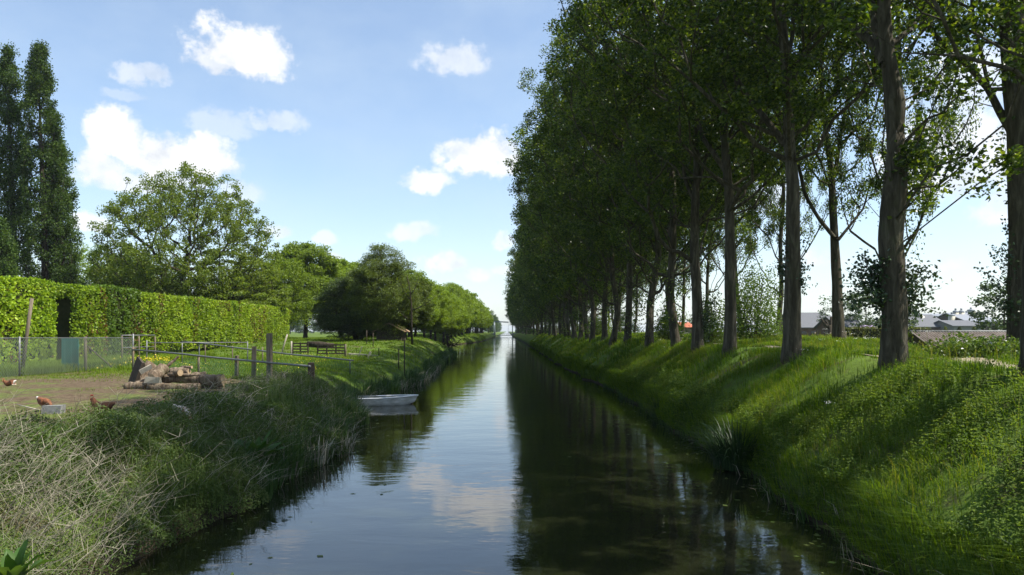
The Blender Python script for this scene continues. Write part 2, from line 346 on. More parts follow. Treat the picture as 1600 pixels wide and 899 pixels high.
# ------------------------------------------------------------------ water
m, nt = newmat('canal_water'); tc = nd(nt, 'ShaderNodeTexCoord'); o = tc.outputs['Object']
w1 = noise(nt, 1.1, 3, .5, o, (.55, 1.0, 1), .4); w2 = noise(nt, 5.5, 3, .55, o, (.6, 1.1, 1)); wp = noise(nt, .09, 3, .5, o, (1, .5, 1))
gust = ramp(nt, wp.outputs['Fac'], [(.35, (.25, .25, .25)), (.65, (1, 1, 1))])
hgt = mth(nt, 'MULTIPLY', mth(nt, 'ADD', mth(nt, 'MULTIPLY', w1.outputs['Fac'], 1.0), mth(nt, 'MULTIPLY', w2.outputs['Fac'], .16)), gust)
bp = nd(nt, 'ShaderNodeBump', Strength=.32, Distance=.055, Height=hgt)
b = nd(nt, 'ShaderNodeBsdfPrincipled', Roughness=.02, IOR=1.62, Normal=bp.outputs[0]); b.inputs['Base Color'].default_value = (.010, .012, .005, 1)
b.inputs['Specular IOR Level'].default_value = .6
out(nt, b.outputs[0])
wy = np.concatenate([np.arange(-40, 200, 8), np.geomspace(200, 3500, 20)])
V = np.concatenate([[[float(edgeL(y)) - 1.0, y, 0], [float(edgeR(y)) + 1.0, y, 0]] for y in wy]); i = np.arange(len(wy) - 1) * 2
tag(MB().add(V, np.stack([i, i + 1, i + 3, i + 2], 1)).build('water', m), kind='structure')

# ------------------------------------------------------------------ trees: a skeleton grown towards its twig tips
def skeleton(trunk, tips, rng, limbs=(), bf=.35, asc=0., step=.7, wig=.06):
    pos = [np.asarray(p, float) for p in trunk]; par = [-1] + list(range(len(trunk) - 1))
    plen = [0.]; fixed = len(trunk)
    for k in range(1, len(trunk)): plen.append(plen[-1] + .6 * np.linalg.norm(pos[k] - pos[k - 1]))
    rmin = {}
    for pts, r0, r1 in limbs:
        pts = np.asarray(pts, float); k = int(np.argmin([np.linalg.norm(p - pts[0]) for p in pos[:fixed]]))
        seg = np.linspace(0, len(pts) - 1, max(6, 3 * len(pts)))
        for q in seg:
            p = np.array([np.interp(q, np.arange(len(pts)), pts[:, j]) for j in range(3)])
            if np.linalg.norm(p - pos[k]) < 1e-3: continue
            pos.append(p); par.append(k); plen.append(plen[k] + np.linalg.norm(p - pos[k])); k = len(pos) - 1
            rmin[k] = r0 + (r1 - r0) * q / (len(pts) - 1)
    cap = len(pos) + 60 * len(tips); A = np.zeros((cap, 3)); A[:len(pos)] = pos; PL = np.zeros(cap); PL[:len(pos)] = plen; n = len(pos); tipn = []
    base = A[0].copy()
    for t in tips[np.argsort(np.linalg.norm(tips - base, axis=1))]:
        d = np.linalg.norm(A[:n] - t, axis=1); cost = d + bf * PL[:n]
        if asc:
            hd = np.hypot(A[:n, 0] - t[0], A[:n, 1] - t[1]); cost = cost + 2.5 * np.maximum(0, A[:n, 2] - (t[2] - asc * hd))
        k = int(np.argmin(cost)); L = d[k]; ns = max(1, int(L / step)); a = A[k].copy()
        for s in range(1, ns + 1):
            q = s / ns; p = a + (t - a) * q; p = p + rng.normal(0, wig * min(L, 2) * (1 if s < ns else 0), 3); p[2] += .10 * L * math.sin(q * math.pi) * (-1 if asc else .6)
            A[n] = p; par.append(k); PL[n] = PL[k] + L / ns; k = n; n += 1
        tipn.append(k)
    cnt = np.zeros(n); 
    for k in tipn: cnt[k] += 1
    for k in range(n - 1, 0, -1):
        if par[k] >= 0 and par[k] < k: cnt[par[k]] += cnt[k]
    return A[:n], np.array(par), cnt, fixed, rmin
def tree_meshes(trunk, trad, tips, rng, nleaf, crad, lsize, leafm, barkm, limbs=(), bf=.35, asc=0., rt=.012, pw=.5, up=.3, droop=.3, sides=12, flat=.7, bsides=4, rmaxbranch=.16, flare=True, aspect=.75, branch_leaf=True, shoots=None, wob=.14):
    trunk = np.asarray(trunk, float); trad = np.asarray(trad, float)
    tt = np.linspace(0, len(trunk) - 1, max(24, 4 * len(trunk)))
    tp = np.stack([np.interp(tt, np.arange(len(trunk)), trunk[:, j]) for j in range(3)], 1); tr = np.interp(tt, np.arange(len(trunk)), trad)
    A, par, cnt, fx, rmin = skeleton(tp, tips, rng, limbs, bf, asc)
    mb = MB(); k = np.arange(fx, len(A)); pk = par[k]
    r = rt * np.maximum(cnt, 1) ** pw; r = np.minimum(r, rmaxbranch)
    for q, v in rmin.items(): r[q] = max(v, r[q] if cnt[q] else 0)
    ra = r[pk].copy(); on = pk < fx; ra[on] = np.minimum(r[k][on] * 1.25, tr[np.minimum(pk[on], fx - 1)])
    frustums(mb, A[pk], A[k], np.minimum(ra, r[k] * 1.5), r[k], bsides)
    # finer trunk mesh with root flare
    u = np.linspace(0, 1, 60) ** 1.25; L = np.linspace(0, 1, len(tp)); fp = np.stack([np.interp(u, L, tp[:, j]) for j in range(3)], 1); fr = np.interp(u, L, tr)
    if flare:
        h = fp[:, 2] - fp[0, 2]; fr = fr * (1 + .22 * np.exp(-h / .2) + .06 * np.exp(-h / .8)); fp[0, 2] -= .35
    tube(mb, fp, fr, sides, 0, True, wob=wob, seed=int(rng.integers(1000)))
    lb = MB(); C = []
    for t in tips:
        nl = int(nleaf * rng.uniform(.5, 1.4)); s = crad * rng.uniform(.6, 1.25)
        q = unit(nl, rng) * (rng.uniform(0, 1, nl) ** .45)[:, None] * s; q[:, 2] *= flat; C.append(t + q)
    if branch_leaf:
        kk = k[cnt[k] <= 3]; nl = max(1, int(nleaf * .04))
        q = np.repeat(A[kk], nl, 0); C.append(q + rng.normal(0, crad * .3, q.shape))
    if shoots is not None: C.append(shoots)
    C = np.concatenate(C); leaves(lb, C, lsize, rng, up=up, droop=droop, aspect=aspect)
    return mb, lb
def put_tree(name, label, cat, group, mb, lb, bark, leaf, loc=(0, 0, 0)):
    r = empty(name, loc); tag(r, label, cat, group)
    mb.build('trunk', bark, r); lb.build('crown', leaf, r); return r

# --- poplars of the right bank -------------------------------------------------
def pop_tips(rng, Hh, h0, Rm, n, axis=None, lowfac=.5):
    z = h0 + (Hh - h0) * rng.uniform(0, 1, n) ** .85; q = (z - h0) / (Hh - h0)
    env = Rm * np.clip(np.interp(q, [0, .22, .5, .85, 1], [lowfac, .86, 1, .9, .3]), .05, 1)
    a = rng.uniform(0, 2 * np.pi, n); rad = env * np.sqrt(rng.uniform(.04, 1, n)) * (1 + .3 * (fbm(a * 1.2, z * .35, int(rng.integers(99))) - .5) * 2)
    return np.stack([rad * np.cos(a), rad * np.sin(a), z], 1)
def generic_poplar(seed, nt_, nleaf, lsize, crad, Hh=21.5, h0=4.4, Rm=6.1, r0=.235, sides=12, bs=4, flat=.8):
    rng = np.random.default_rng(seed); zz = np.linspace(0, Hh * .95, 9); wx = np.cumsum(rng.normal(0, .27, 9)); wy = np.cumsum(rng.normal(0, .27, 9)); wx -= wx[0]; wy -= wy[0]
    trunk = np.stack([wx, wy, zz], 1); trad = r0 * np.interp(zz / Hh, [0, .2, .5, .95], [1, .8, .5, .08])
    tips = pop_tips(rng, Hh, h0, Rm, nt_); tips[:, 0] += np.interp(tips[:, 2], zz, wx); tips[:, 1] += np.interp(tips[:, 2], zz, wy)
    # a few bare lower limbs and trunk shoots
    sh = []
    for k in range(int(rng.integers(3, 7))):
        h = rng.uniform(.6, 4.5); a = rng.uniform(0, 6.28); c = np.array([.45 * math.cos(a), .45 * math.sin(a), h])
        sh.append(c + rng.normal(0, .33, (int(nleaf * rng.uniform(.3, 1.1)), 3)))
    return tree_meshes(trunk, trad, tips, rng, nleaf, crad, lsize, None, None, asc=.75, bf=.3, sides=sides, bsides=bs, shoots=np.concatenate(sh), flat=flat, rt=.011)
GP = []
for sd in (101, 102, 103, 104):
    mb, lb = generic_poplar(sd, 400, 175, .122, .62, h0=5.0); GP.append((mb, lb))
GM = [generic_poplar(sd, 290, 90, .20, .78, sides=9) for sd in (111, 112, 113)]
GF = [generic_poplar(sd, 180, 46, .36, 1.1, sides=6, bs=3) for sd in (121, 122)]
def protos(gl, name):
    r = []
    for mb, lb in gl:
        t = mb.build('trunk', M['bark']); c = lb.build('crown', M['poplar']); r.append((t.data, c.data)); bpy.data.objects.remove(t); bpy.data.objects.remove(c)
    return r
GP, GM, GF = protos(GP, 'near'), protos(GM, 'mid'), protos(GF, 'far')
def pop_place(x, y, label, group, rng, meshes=None, s=1.0, sx=1.0):
    z = float(ground_z(x, y)); r = empty('poplar_tree', (x, y, z), rng.uniform(0, 6.28)); tag(r, label, 'tree', group); r.scale = (s * sx, s * sx, s * rng.uniform(.94, 1.06))
    lst = GP if y < 55 else GM if y < 130 else GF
    tm, cm = lst[int(rng.integers(len(lst)))] if meshes is None else meshes
    for nm, me in (('trunk', tm), ('crown', cm)):
        o = bpy.data.objects.new(nm, me); COL.objects.link(o); o.parent = r
    return r

def hero(label, d, tpx, widths, limbs_px, seed, Hh, h0, Rm, ntip, nleaf, lowfac=.3, shoots=(), group='poplars in the waterside row', xs=None, tipfilter=None, lsize=.115, crad=.56):
    """a poplar whose trunk line follows photo points at its own distance d; upper trunk goes on above the frame"""
    rng = np.random.default_rng(seed); base = P(*tpx[0], d); gz = float(ground_z(base[0], d)); base[2] = gz
    pts = [base] + [P(px, py, d) for px, py in tpx[1:]]
    w = [q * d / F / 2 * .9 for q in widths]
    last = pts[-1]; dirv = (pts[-1] - pts[-2]) * .3
    top = gz + Hh; nu = 5
    for k in range(1, nu + 1):
        q = k / nu; p = last + np.array([dirv[0] * (1 - q) + rng.normal(0, .15), rng.normal(0, .2), 0]); p[2] = last[2] + (top - .8 - last[2]) * q; pts.append(p); w.append(w[len(tpx) - 1] * (1 - .9 * q))
    pts = np.array(pts) - base
    pts[1:len(tpx), 1] += np.cumsum(rng.normal(0, .08, len(tpx) - 1))
    tips = pop_tips(rng, Hh, h0, Rm, ntip, lowfac=lowfac)
    tips[:, 0] += np.interp(tips[:, 2], pts[:, 2], pts[:, 0]); tips[:, 1] += np.interp(tips[:, 2], pts[:, 2], pts[:, 1])
    lm = []; extra = []
    for lpx, w0, w1, dy in limbs_px:
        n = len(lpx); q = np.array([P(px, py, d + dy * k / max(1, n - 1)) for k, (px, py) in enumerate(lpx)]) - base
        e = q[-1] - q[-2]; q = np.concatenate([q, [q[-1] + e * .5 + np.array([0, dy * .2, .8])]])
        lm.append((q, w0 * d / F / 2, w1 * d / F / 2))
        for k in range(9): extra.append(q[-1 - k % 2] + rng.normal(0, .75, 3))
    if tipfilter is not None: tips = tips[tipfilter(tips + base)]
    if extra: tips = np.concatenate([tips, np.array(extra)])
    mb, lb = tree_meshes(pts, w, tips, rng, nleaf, crad, lsize, None, None, limbs=lm, asc=.75, bf=.3, sides=20, bsides=6, flat=.8, rt=.011, branch_leaf=True, wob=.09)
    r = put_tree('poplar_tree', label, 'tree', group, mb, lb, M['bark'], M['poplar'], base)
    # leafy shoots springing from the lower trunk: wiry stems with leaves
    if len(shoots):
        sb = MB()
        for px, py, wpx, hpx, ns in shoots:
            c = P(px, py, d) - base; sx = wpx * d / F / 2; sz = hpx * d / F / 2
            for k in range(ns):
                root = np.array([np.interp(c[2] - sz * .9, pts[:, 2], pts[:, 0]), 0, max(.1, c[2] - sz * rng.uniform(.5, 1.05))])
                e = c + np.array([rng.uniform(-1, 1) * sx, rng.uniform(-1, 1) * sx * .9, rng.uniform(-1, 1) * sz])
                mid = (root + e) / 2 + np.array([0, 0, .12]); q = np.array([root, (root + mid) / 2, mid, (mid + e) / 2, e])
                tube(sb, q, [.012, .01, .008, .006, .003], 4, 0, cap=False)
                tt = rng.uniform(.35, 1.05, 26); lp = np.stack([np.interp(tt, np.linspace(0, 1, 5), q[:, j]) for j in range(3)], 1) + rng.normal(0, .09, (26, 3))
                leaves(sb, lp, .085, rng, 1, .85, droop=.6)
        sb.build('trunk_shoots', [M['bark2'], M['ivy']], r)
    return r

HEROX = []
hero('poplar at the right edge of the photo whose trunk is nearly cut off', 11.2, [(1634, 600), (1632, 400), (1636, 200), (1640, 0)], [70, 60, 52, 46], [], 201, 21.5, 5.2, 4.3, 330, 190, lowfac=.62, tipfilter=lambda t: t[:, 2] > 8.3)
hero('thick poplar with a burl on its trunk and leafy shoots round its lower trunk', 15.1, [(1396, 570), (1394, 500), (1392, 430), (1389, 370), (1392, 310), (1398, 250), (1400, 205), (1399, 160), (1391, 110), (1385, 55), (1383, 0)], [42, 40, 39, 39, 40, 34, 29, 34, 25, 23, 21],
     [([(1390, 105), (1365, 70), (1325, 35), (1280, -5)], 17, 9, 1.5), ([(1380, 100), (1368, 50), (1362, 0)], 14, 8, .8), ([(1396, 255), (1420, 215), (1450, 185), (1478, 175)], 6, 2, -.6), ([(1398, 330), (1425, 295), (1470, 290)], 4, 2, -.5), ([(1390, 70), (1425, 45), (1450, 5)], 9, 5, .7)],
     202, 21.5, 9.3, 4.6, 300, 140, lowfac=.25, shoots=[(1345, 440, 60, 90, 34), (1432, 450, 62, 90, 30), (1395, 450, 50, 120, 22)])
hero('poplar with a bare limb rising left and a leafy tuft on its lower trunk', 20.3, [(1237, 553), (1237, 480), (1235, 400), (1232, 300), (1227, 220), (1223, 140), (1219, 60), (1215, 0)], [31, 28, 25, 21, 18, 17, 16, 14],
     [([(1226, 225), (1195, 185), (1160, 140), (1135, 92)], 12, 6, 1), ([(1228, 150), (1245, 110), (1262, 70), (1290, 35)], 8, 4, -1), ([(1224, 120), (1238, 60), (1240, 10)], 8, 5, 1)], 203, 21.5, 6.5, 5.9, 340, 165, shoots=[(1240, 415, 45, 90, 26)])
hero('straight poplar with a short fork high on its left side, third from burled one', 26, [(1140, 546), (1140, 480), (1138, 380), (1136, 300), (1132, 240), (1130, 160), (1128, 90)], [22, 19, 17, 15, 13, 11, 9],
     [([(1135, 270), (1115, 240), (1098, 215), (1085, 170)], 9, 5, 1), ([(1133, 225), (1150, 190), (1170, 160)], 6, 3, 0)], 204, 21.5, 6, 6.2, 400, 160)
hero('poplar with pale sunlit bark and shoots at its foot, fourth from burled one', 30.6, [(1090, 537), (1090, 480), (1086, 400), (1086, 320), (1090, 260), (1085, 180)], [19, 18, 16, 14, 11, 9],
     [([(1087, 320), (1070, 280), (1062, 220)], 7, 4, .6), ([(1088, 300), (1102, 250), (1112, 200)], 6, 3, 0)], 205, 21.5, 5.5, 6.2, 400, 155, shoots=[(1102, 490, 40, 80, 20)])
G2 = 'poplars in the row behind the path'
hero('ivy clad poplar behind the path by the right edge with a limb reaching left', 20, [(1606, 548), (1602, 440), (1597, 330), (1592, 220), (1585, 110), (1580, 0)], [58, 54, 50, 48, 45, 42],
     [([(1580, 205), (1562, 175), (1545, 140), (1510, 100), (1455, 50)], 13, 6, .5), ([(1545, 140), (1535, 90), (1520, 30)], 6, 3, -.4)], 206, 21, 8.5, 3.4, 230, 120, shoots=[(1580, 440, 90, 130, 60), (1600, 300, 50, 240, 40)], group=G2, tipfilter=lambda t: (t[:, 0] > 13.4) | (t[:, 2] > 12))
hero('slim poplar on the grassy hump forking at mid height into two slender stems', 31, [(1311, 524), (1310, 450), (1308, 380), (1306, 320), (1303, 260), (1294, 190), (1286, 120), (1283, 50)], [20, 17, 14, 12.5, 10.5, 8, 7, 6],
     [([(1304, 372), (1278, 340), (1258, 305), (1246, 250), (1243, 190)], 7, 4, 1), ([(1310, 375), (1330, 350), (1350, 325)], 5, 2, 0), ([(1305, 275), (1312, 220), (1325, 150)], 7, 3, -1)], 207, 20, 7, 3.2, 220, 105, group=G2)

rng = np.random.default_rng(77)
ORD = ['fifth', 'sixth', 'seventh', 'eighth', 'ninth', 'tenth']
y = 35.8; k = 0
while y < 425:
    if k < 6: lab = f'poplar of the waterside row, {ORD[k]} beyond the burled thick one'
    else: lab = 'tall dark poplar of the waterside row where the trunks crowd together far off'
    pop_place(float(rowX(y)) + rng.normal(0, .2), y + rng.normal(0, .3), lab, 'poplars in the waterside row', rng); y += 5.2 if y < 130 else 6.0; k += 1
ORD2 = ['second', 'third', 'fourth', 'fifth', 'sixth', 'seventh']
for y, lab in ((25.7, 'poplar half hidden behind the burled thick poplar, across the path'),):
    pop_place(13.9, y, lab, G2, rng, sx=.55)
y = 38.5; k = 0
while y < 425:
    if abs(y - 31) > 2:
        lab = f'poplar behind the path, {ORD2[k]} beyond the grassy hump poplar' if k < 6 else 'poplar far along the back row, seen between the waterside trunks'
        pop_place(float(rowX(y)) + 6.1 + rng.normal(0, .25), y + rng.normal(0, .35), lab, G2, rng, s=.95, sx=.6); k += 1
    y += 6.2 if y < 130 else 7.5

# --- generic dome trees ----------------------------------------------------------
def dome_tips(rng, n, c, rx, ry, zt, zb, shell=.5, point=0, rough=.22):
    q = unit(n, rng); rr = rng.uniform(shell ** 3, 1, n) ** (1 / 3.); t = q * rr[:, None]
    z = np.where(t[:, 2] > 0, t[:, 2] * zt, -np.abs(t[:, 2]) * zb)
    sc = 1 + rough * (fbm(q[:, 0] * 2.3 + 5, q[:, 1] * 2.3 + q[:, 2] * 2, int(rng.integers(99))) - .5) * 2
    if point: sc = sc * np.where(t[:, 2] > 0, 1 - point * t[:, 2] ** 2, 1)
    return np.stack([t[:, 0] * rx * sc, t[:, 1] * ry * sc, z * (1 + (sc - 1) * .6)], 1) + np.asarray(c)
def dome_tree(seed, Ht, zlow, Rr, n, nleaf, crad, lsize, r0=.25, zmid=None, bf=.4, asc=.3, up=.4, droop=.3, flat=.6, point=0, shell=.45, tr_h=.6, rt=.012, sides=10, bs=4, lean=.0, aspect=.7, rough=.22):
    rng = np.random.default_rng(seed); zmid = zmid or (zlow + (Ht - zlow) * .42)
    th = Ht * tr_h; zz = np.linspace(0, th, 6); w = np.cumsum(rng.normal(0, .07, (6, 2)), 0); w -= w[0]
    trunk = np.stack([w[:, 0] + lean * zz, w[:, 1], zz], 1); trad = r0 * np.linspace(1, .3, 6)
    tips = dome_tips(rng, n, (lean * th, 0, zmid), Rr, Rr, Ht - zmid, zmid - zlow, shell, point, rough)
    return tree_meshes(trunk, trad, tips, rng, nleaf, crad, lsize, None, None, bf=bf, asc=asc, up=up, droop=droop, flat=flat, rt=rt, sides=sides, bsides=bs, aspect=aspect)
def T(name, label, px, d, z, mk, bark, leaf, group=None, cat='tree', rz=0):
    mb, lb = mk; x = (px - VX) / F * d
    if z is None: z = float(ground_z(x, d))
    r = put_tree(name, label, cat, group, mb, lb, bark, leaf, (x, d, z)); r.rotation_euler.z = rz; return r

# big round tree with an airy crown and the spreading one beside it
T('walnut_tree', 'big round airy tree with visible branches standing behind the hedge', 289, 70, 1.3, dome_tree(301, 17.2, 2.6, 8.3, 1350, 60, .6, .2, .34, 7.2, bf=.55, asc=.55, shell=.6, tr_h=.42, rt=.016, flat=.9, up=.1, rough=.12), M['bark2'], M['walnut'])
T('spreading_tree', 'low spreading tree with long side branches right of the round tree', 356, 70, 1.3, dome_tree(302, 9.6, 4.4, 5.6, 420, 90, .6, .19, .26, 4.2, bf=.35, asc=.2, shell=.5, tr_h=.4, rt=.015, flat=.35), M['bark2'], M['walnut'])
T('maple_tree', 'dense green tree filling the gap left of the round tree', 212, 78, 1.3, dome_tree(303, 9.8, 1.5, 5.8, 330, 150, .9, .2, .25), M['bark2'], M['bush'])
T('maple_tree', 'pale green distant tree beside the tall columnar poplars', 128, 105, 1.3, dome_tree(304, 14.6, 2, 4.8, 240, 130, 1.0, .24, .25), M['bark2'], M['lime'])
T('maple_tree', 'green tree above the far end of the hedge, left of the lime', 425, 82, 1.4, dome_tree(305, 10.2, 1.5, 4.8, 300, 130, .9, .2, .22), M['bark2'], M['lime'])
# lombardy poplars
def lombardy(seed, Hh, Rm, n, nl):
    rng = np.random.default_rng(seed); zz = np.linspace(0, Hh * .97, 8); trunk = np.stack([.25 * np.sin(zz * .2), 0 * zz, zz], 1)
    z = 1.5 + (Hh - 1.5) * rng.uniform(0, 1, n) ** .9; q = z / Hh; env = Rm * np.interp(q, [0, .15, .4, .7, .93, 1], [.8, 1, .95, .72, .45, .15]) * (1 + .5 * (fbm(z * .8, z * 0, seed) - .5))
    a = rng.uniform(0, 6.28, n); r = env * np.sqrt(rng.uniform(.1, 1, n)); tips = np.stack([.25 * np.sin(z * .2) + r * np.cos(a), r * np.sin(a), z], 1)
    return tree_meshes(trunk, .38 * np.linspace(1, .08, 8), tips, rng, nl, .55, .17, None, None, asc=2.2, bf=.2, up=.1, droop=.2, flat=1.35, rt=.011)
LG = 'columnar poplars on the left'
T('columnar_poplar', 'tall columnar poplar with a bent tip, right one of the pair', 66, 65, 1.3, lombardy(311, 26.8, 2.1, 430, 120), M['bark2'], M['lombardy'], LG)
T('columnar_poplar', 'tall columnar poplar standing at the left edge of the photo', 18, 66, 1.3, lombardy(312, 27.0, 1.7, 380, 120), M['bark2'], M['lombardy'], LG)
T('columnar_poplar', 'shorter bushy columnar tree leaning against the right tall poplar', 92, 67, 1.3, lombardy(313, 19, 1.9, 300, 110), M['bark2'], M['lombardy'], LG)
T('columnar_poplar', 'low columnar tree at the left edge below the tall poplar', -4, 60, 1.3, lombardy(314, 10.5, 1.5, 150, 110), M['bark2'], M['lombardy'], LG)
# limes
LM = [dome_tree(s, 12.6, 2.6, 4.4, 400, 160, 1.0, .24, .26, 5.6, point=.28, tr_h=.75, shell=.35) for s in (321, 322, 323)]
LMf = [dome_tree(s, 12.6, 2.4, 4.4, 170, 60, 1.2, .42, .26, 5.6, point=.28, tr_h=.7, sides=6, bs=3, shell=.35) for s in (324, 325)]
def pr2(l, leaf):
    r = []
    for mb, lb in l:
        t = mb.build('trunk', M['bark2']); c = lb.build('crown', leaf); r.append((t.data, c.data)); bpy.data.objects.remove(t); bpy.data.objects.remove(c)
    return r
LM, LMf = pr2(LM, M['lime']), pr2(LMf, M['lime'])
def place(name, x, y, label, cat, group, ms, rng, s=1, z=None):
    z = float(ground_z(x, y)) if z is None else z
    r = empty(name, (x, y, z), rng.uniform(0, 6.28)); tag(r, label, cat, group); r.scale = (s, s, s * rng.uniform(.95, 1.05))
    for nm, me in zip(('trunk', 'crown'), ms):
        o = bpy.data.objects.new(nm, me); COL.objects.link(o); o.parent = r
    return r
place('lime_tree', (477 - VX) / F * 88, 88, 'bright green lime with a clear dark trunk, right beside the hedge end', 'tree', 'limes of the inner row', LM[0], rng, 1.0)
place('lime_tree', (533 - VX) / F * 103, 103, 'lime whose top shows between the trunked lime and the dark conifer', 'tree', 'limes of the inner row', LM[1], rng, 1.0)
y = 96; k = 0; LO = ['first', 'second', 'third', 'fourth']
while y < 405:
    lab = f'{LO[k]} lime of the left bank row, counting from the shed' if k < 4 else 'bright lime further along the left bank row, merged with its neighbours'
    lst = LM if y < 170 else LMf
    place('lime_tree', -12.6 + rng.normal(0, .3) - max(0, (y - 250) * .003), y, lab, 'tree', 'limes along the left bank', lst[int(rng.integers(len(lst)))], rng, rng.uniform(.95, 1.05) * float(np.interp(y, [96, 130, 160, 250], [.74, .9, 1.0, 1.08]))); y += 9.0; k += 1
# trees beyond the bridge and behind
FT = pr2([dome_tree(s, 15, 1, 5.5, 90, 32, 1.6, .6, .3, sides=6, bs=3) for s in (331, 332)], M['far'])
for k in range(16):
    y = 445 + k * 45; place('distant_tree', -11.5 - k * .25 + rng.normal(0, 1), y, 'hazy tree on the left bank beyond the bridge', 'tree', 'trees beyond the bridge', FT[k % 2], rng, 1.0, 1.4)
for k in range(22):
    place('distant_tree', -36 - 6 * k + rng.normal(0, 3), 240 + rng.uniform(0, 160), 'distant tree low behind the meadow left of the conifer', 'tree', 'distant trees left', FT[k % 2], rng, .75, 1.3)
for k in range(26):
    place('distant_tree', 60 + 24 * k + rng.normal(0, 5), 760 + rng.uniform(0, 200), 'tiny distant tree on the right horizon', 'tree', 'distant trees right', FT[k % 2], rng, .55, 1.0)
for px, d, s, lab in ((1312, 130, .62, 'green tree behind the barn left of slim poplar'), (1352, 120, .62, 'light green tree behind the lilac flowering shrub'), (1408, 135, .5, 'light green tree behind the burled poplar'), (1568, 70, .5, 'dark green tree behind the hut at right')):
    place('garden_tree', (px - VX) / F * d, d, lab, 'tree', 'garden trees by the farm', FT[int(px) % 2], rng, s, 1.2)
for k in range(22):
    y = 112 + k * 13.5; place('background_bush', -21 + rng.normal(0, 1.2), y, 'dark bush filling the gaps behind the lime trunks', 'bush', 'bushes behind the limes', FT[k % 2], rng, .36)
for k in range(20):
    y = 74 + k * 15; place('background_bush', float(rowX(y)) + 10.5 + rng.normal(0, 1.5), y, 'low bush far behind the right hand poplar trunks', 'bush', 'bushes behind the poplars', FT[k % 2], rng, rng.uniform(.2, .34))
# conifers
mk = dome_tree(341, 7.8, .1, 3.6, 560, 150, .85, .22, .25, 2.4, asc=0, bf=.5, up=1.2, droop=.9, flat=.3, point=.45, shell=.5, aspect=.3, rough=.5)
T('yew_tree', 'broad dark conifer with layered boughs reaching the ground beside the shed', 556, 70, None, mk, M['bark2'], M['conifer'])
mk = dome_tree(342, 9.4, .6, 3.2, 520, 150, .75, .2, .2, 4.0, asc=.3, bf=.5, up=.6, droop=1.0, flat=.5, point=.3, shell=.5, aspect=.3, rough=.55)
T('cypress_tree', 'olive brown conifer with a feathery top rising above the shed', 592, 68, None, mk, M['bark2'], M['olivecon'])
mk = dome_tree(343, 6.4, 1.0, 2.7, 260, 130, .7, .2, .1, 3.2, asc=.2, bf=.3, droop=.9, flat=.4, aspect=.4)
T('spruce_tree', 'lower feathery conifer in front of the limes, right of the shed', 634, 74, None, mk, M['bark2'], M['olivecon'])
# thin bare-ish tree by the water
d = 66; tr = [P(644, 534, d), P(643, 505, d), P(643, 480, d), P(641, 455, d), P(636, 430, d)]; base = tr[0].copy(); base[2] = float(ground_z(base[0], d))
rg = np.random.default_rng(5); mb = MB(); tr = np.array(tr) - base; tr[0] = 0
tube(mb, tr, [.10, .085, .07, .05, .02], 8, wob=.1); lb = MB(); C = []
for a, b2 in (((643, 485), (684, 459)), ((643, 470), (625, 440)), ((642, 460), (655, 432)), ((643, 500), (620, 480))):
    a = P(*a, d) - base; b2 = P(*b2, d) - base; q = np.linspace(0, 1, 5)[:, None]; pts = a + (b2 - a) * q; pts[:, 2] -= .25 * np.sin(q[:, 0] * 3.1); tube(mb, pts, [.05, .042, .035, .025, .012], 6)
    C.append(pts[2:].repeat(18, 0) + rg.normal(0, .3, (54, 3)))
leaves(lb, np.concatenate(C), .14, rg)
put_tree('young_tree', 'thin dark young tree with one long bare branch reaching right', 'tree', None, mb, lb, M['bark2'], M['lime'], base)

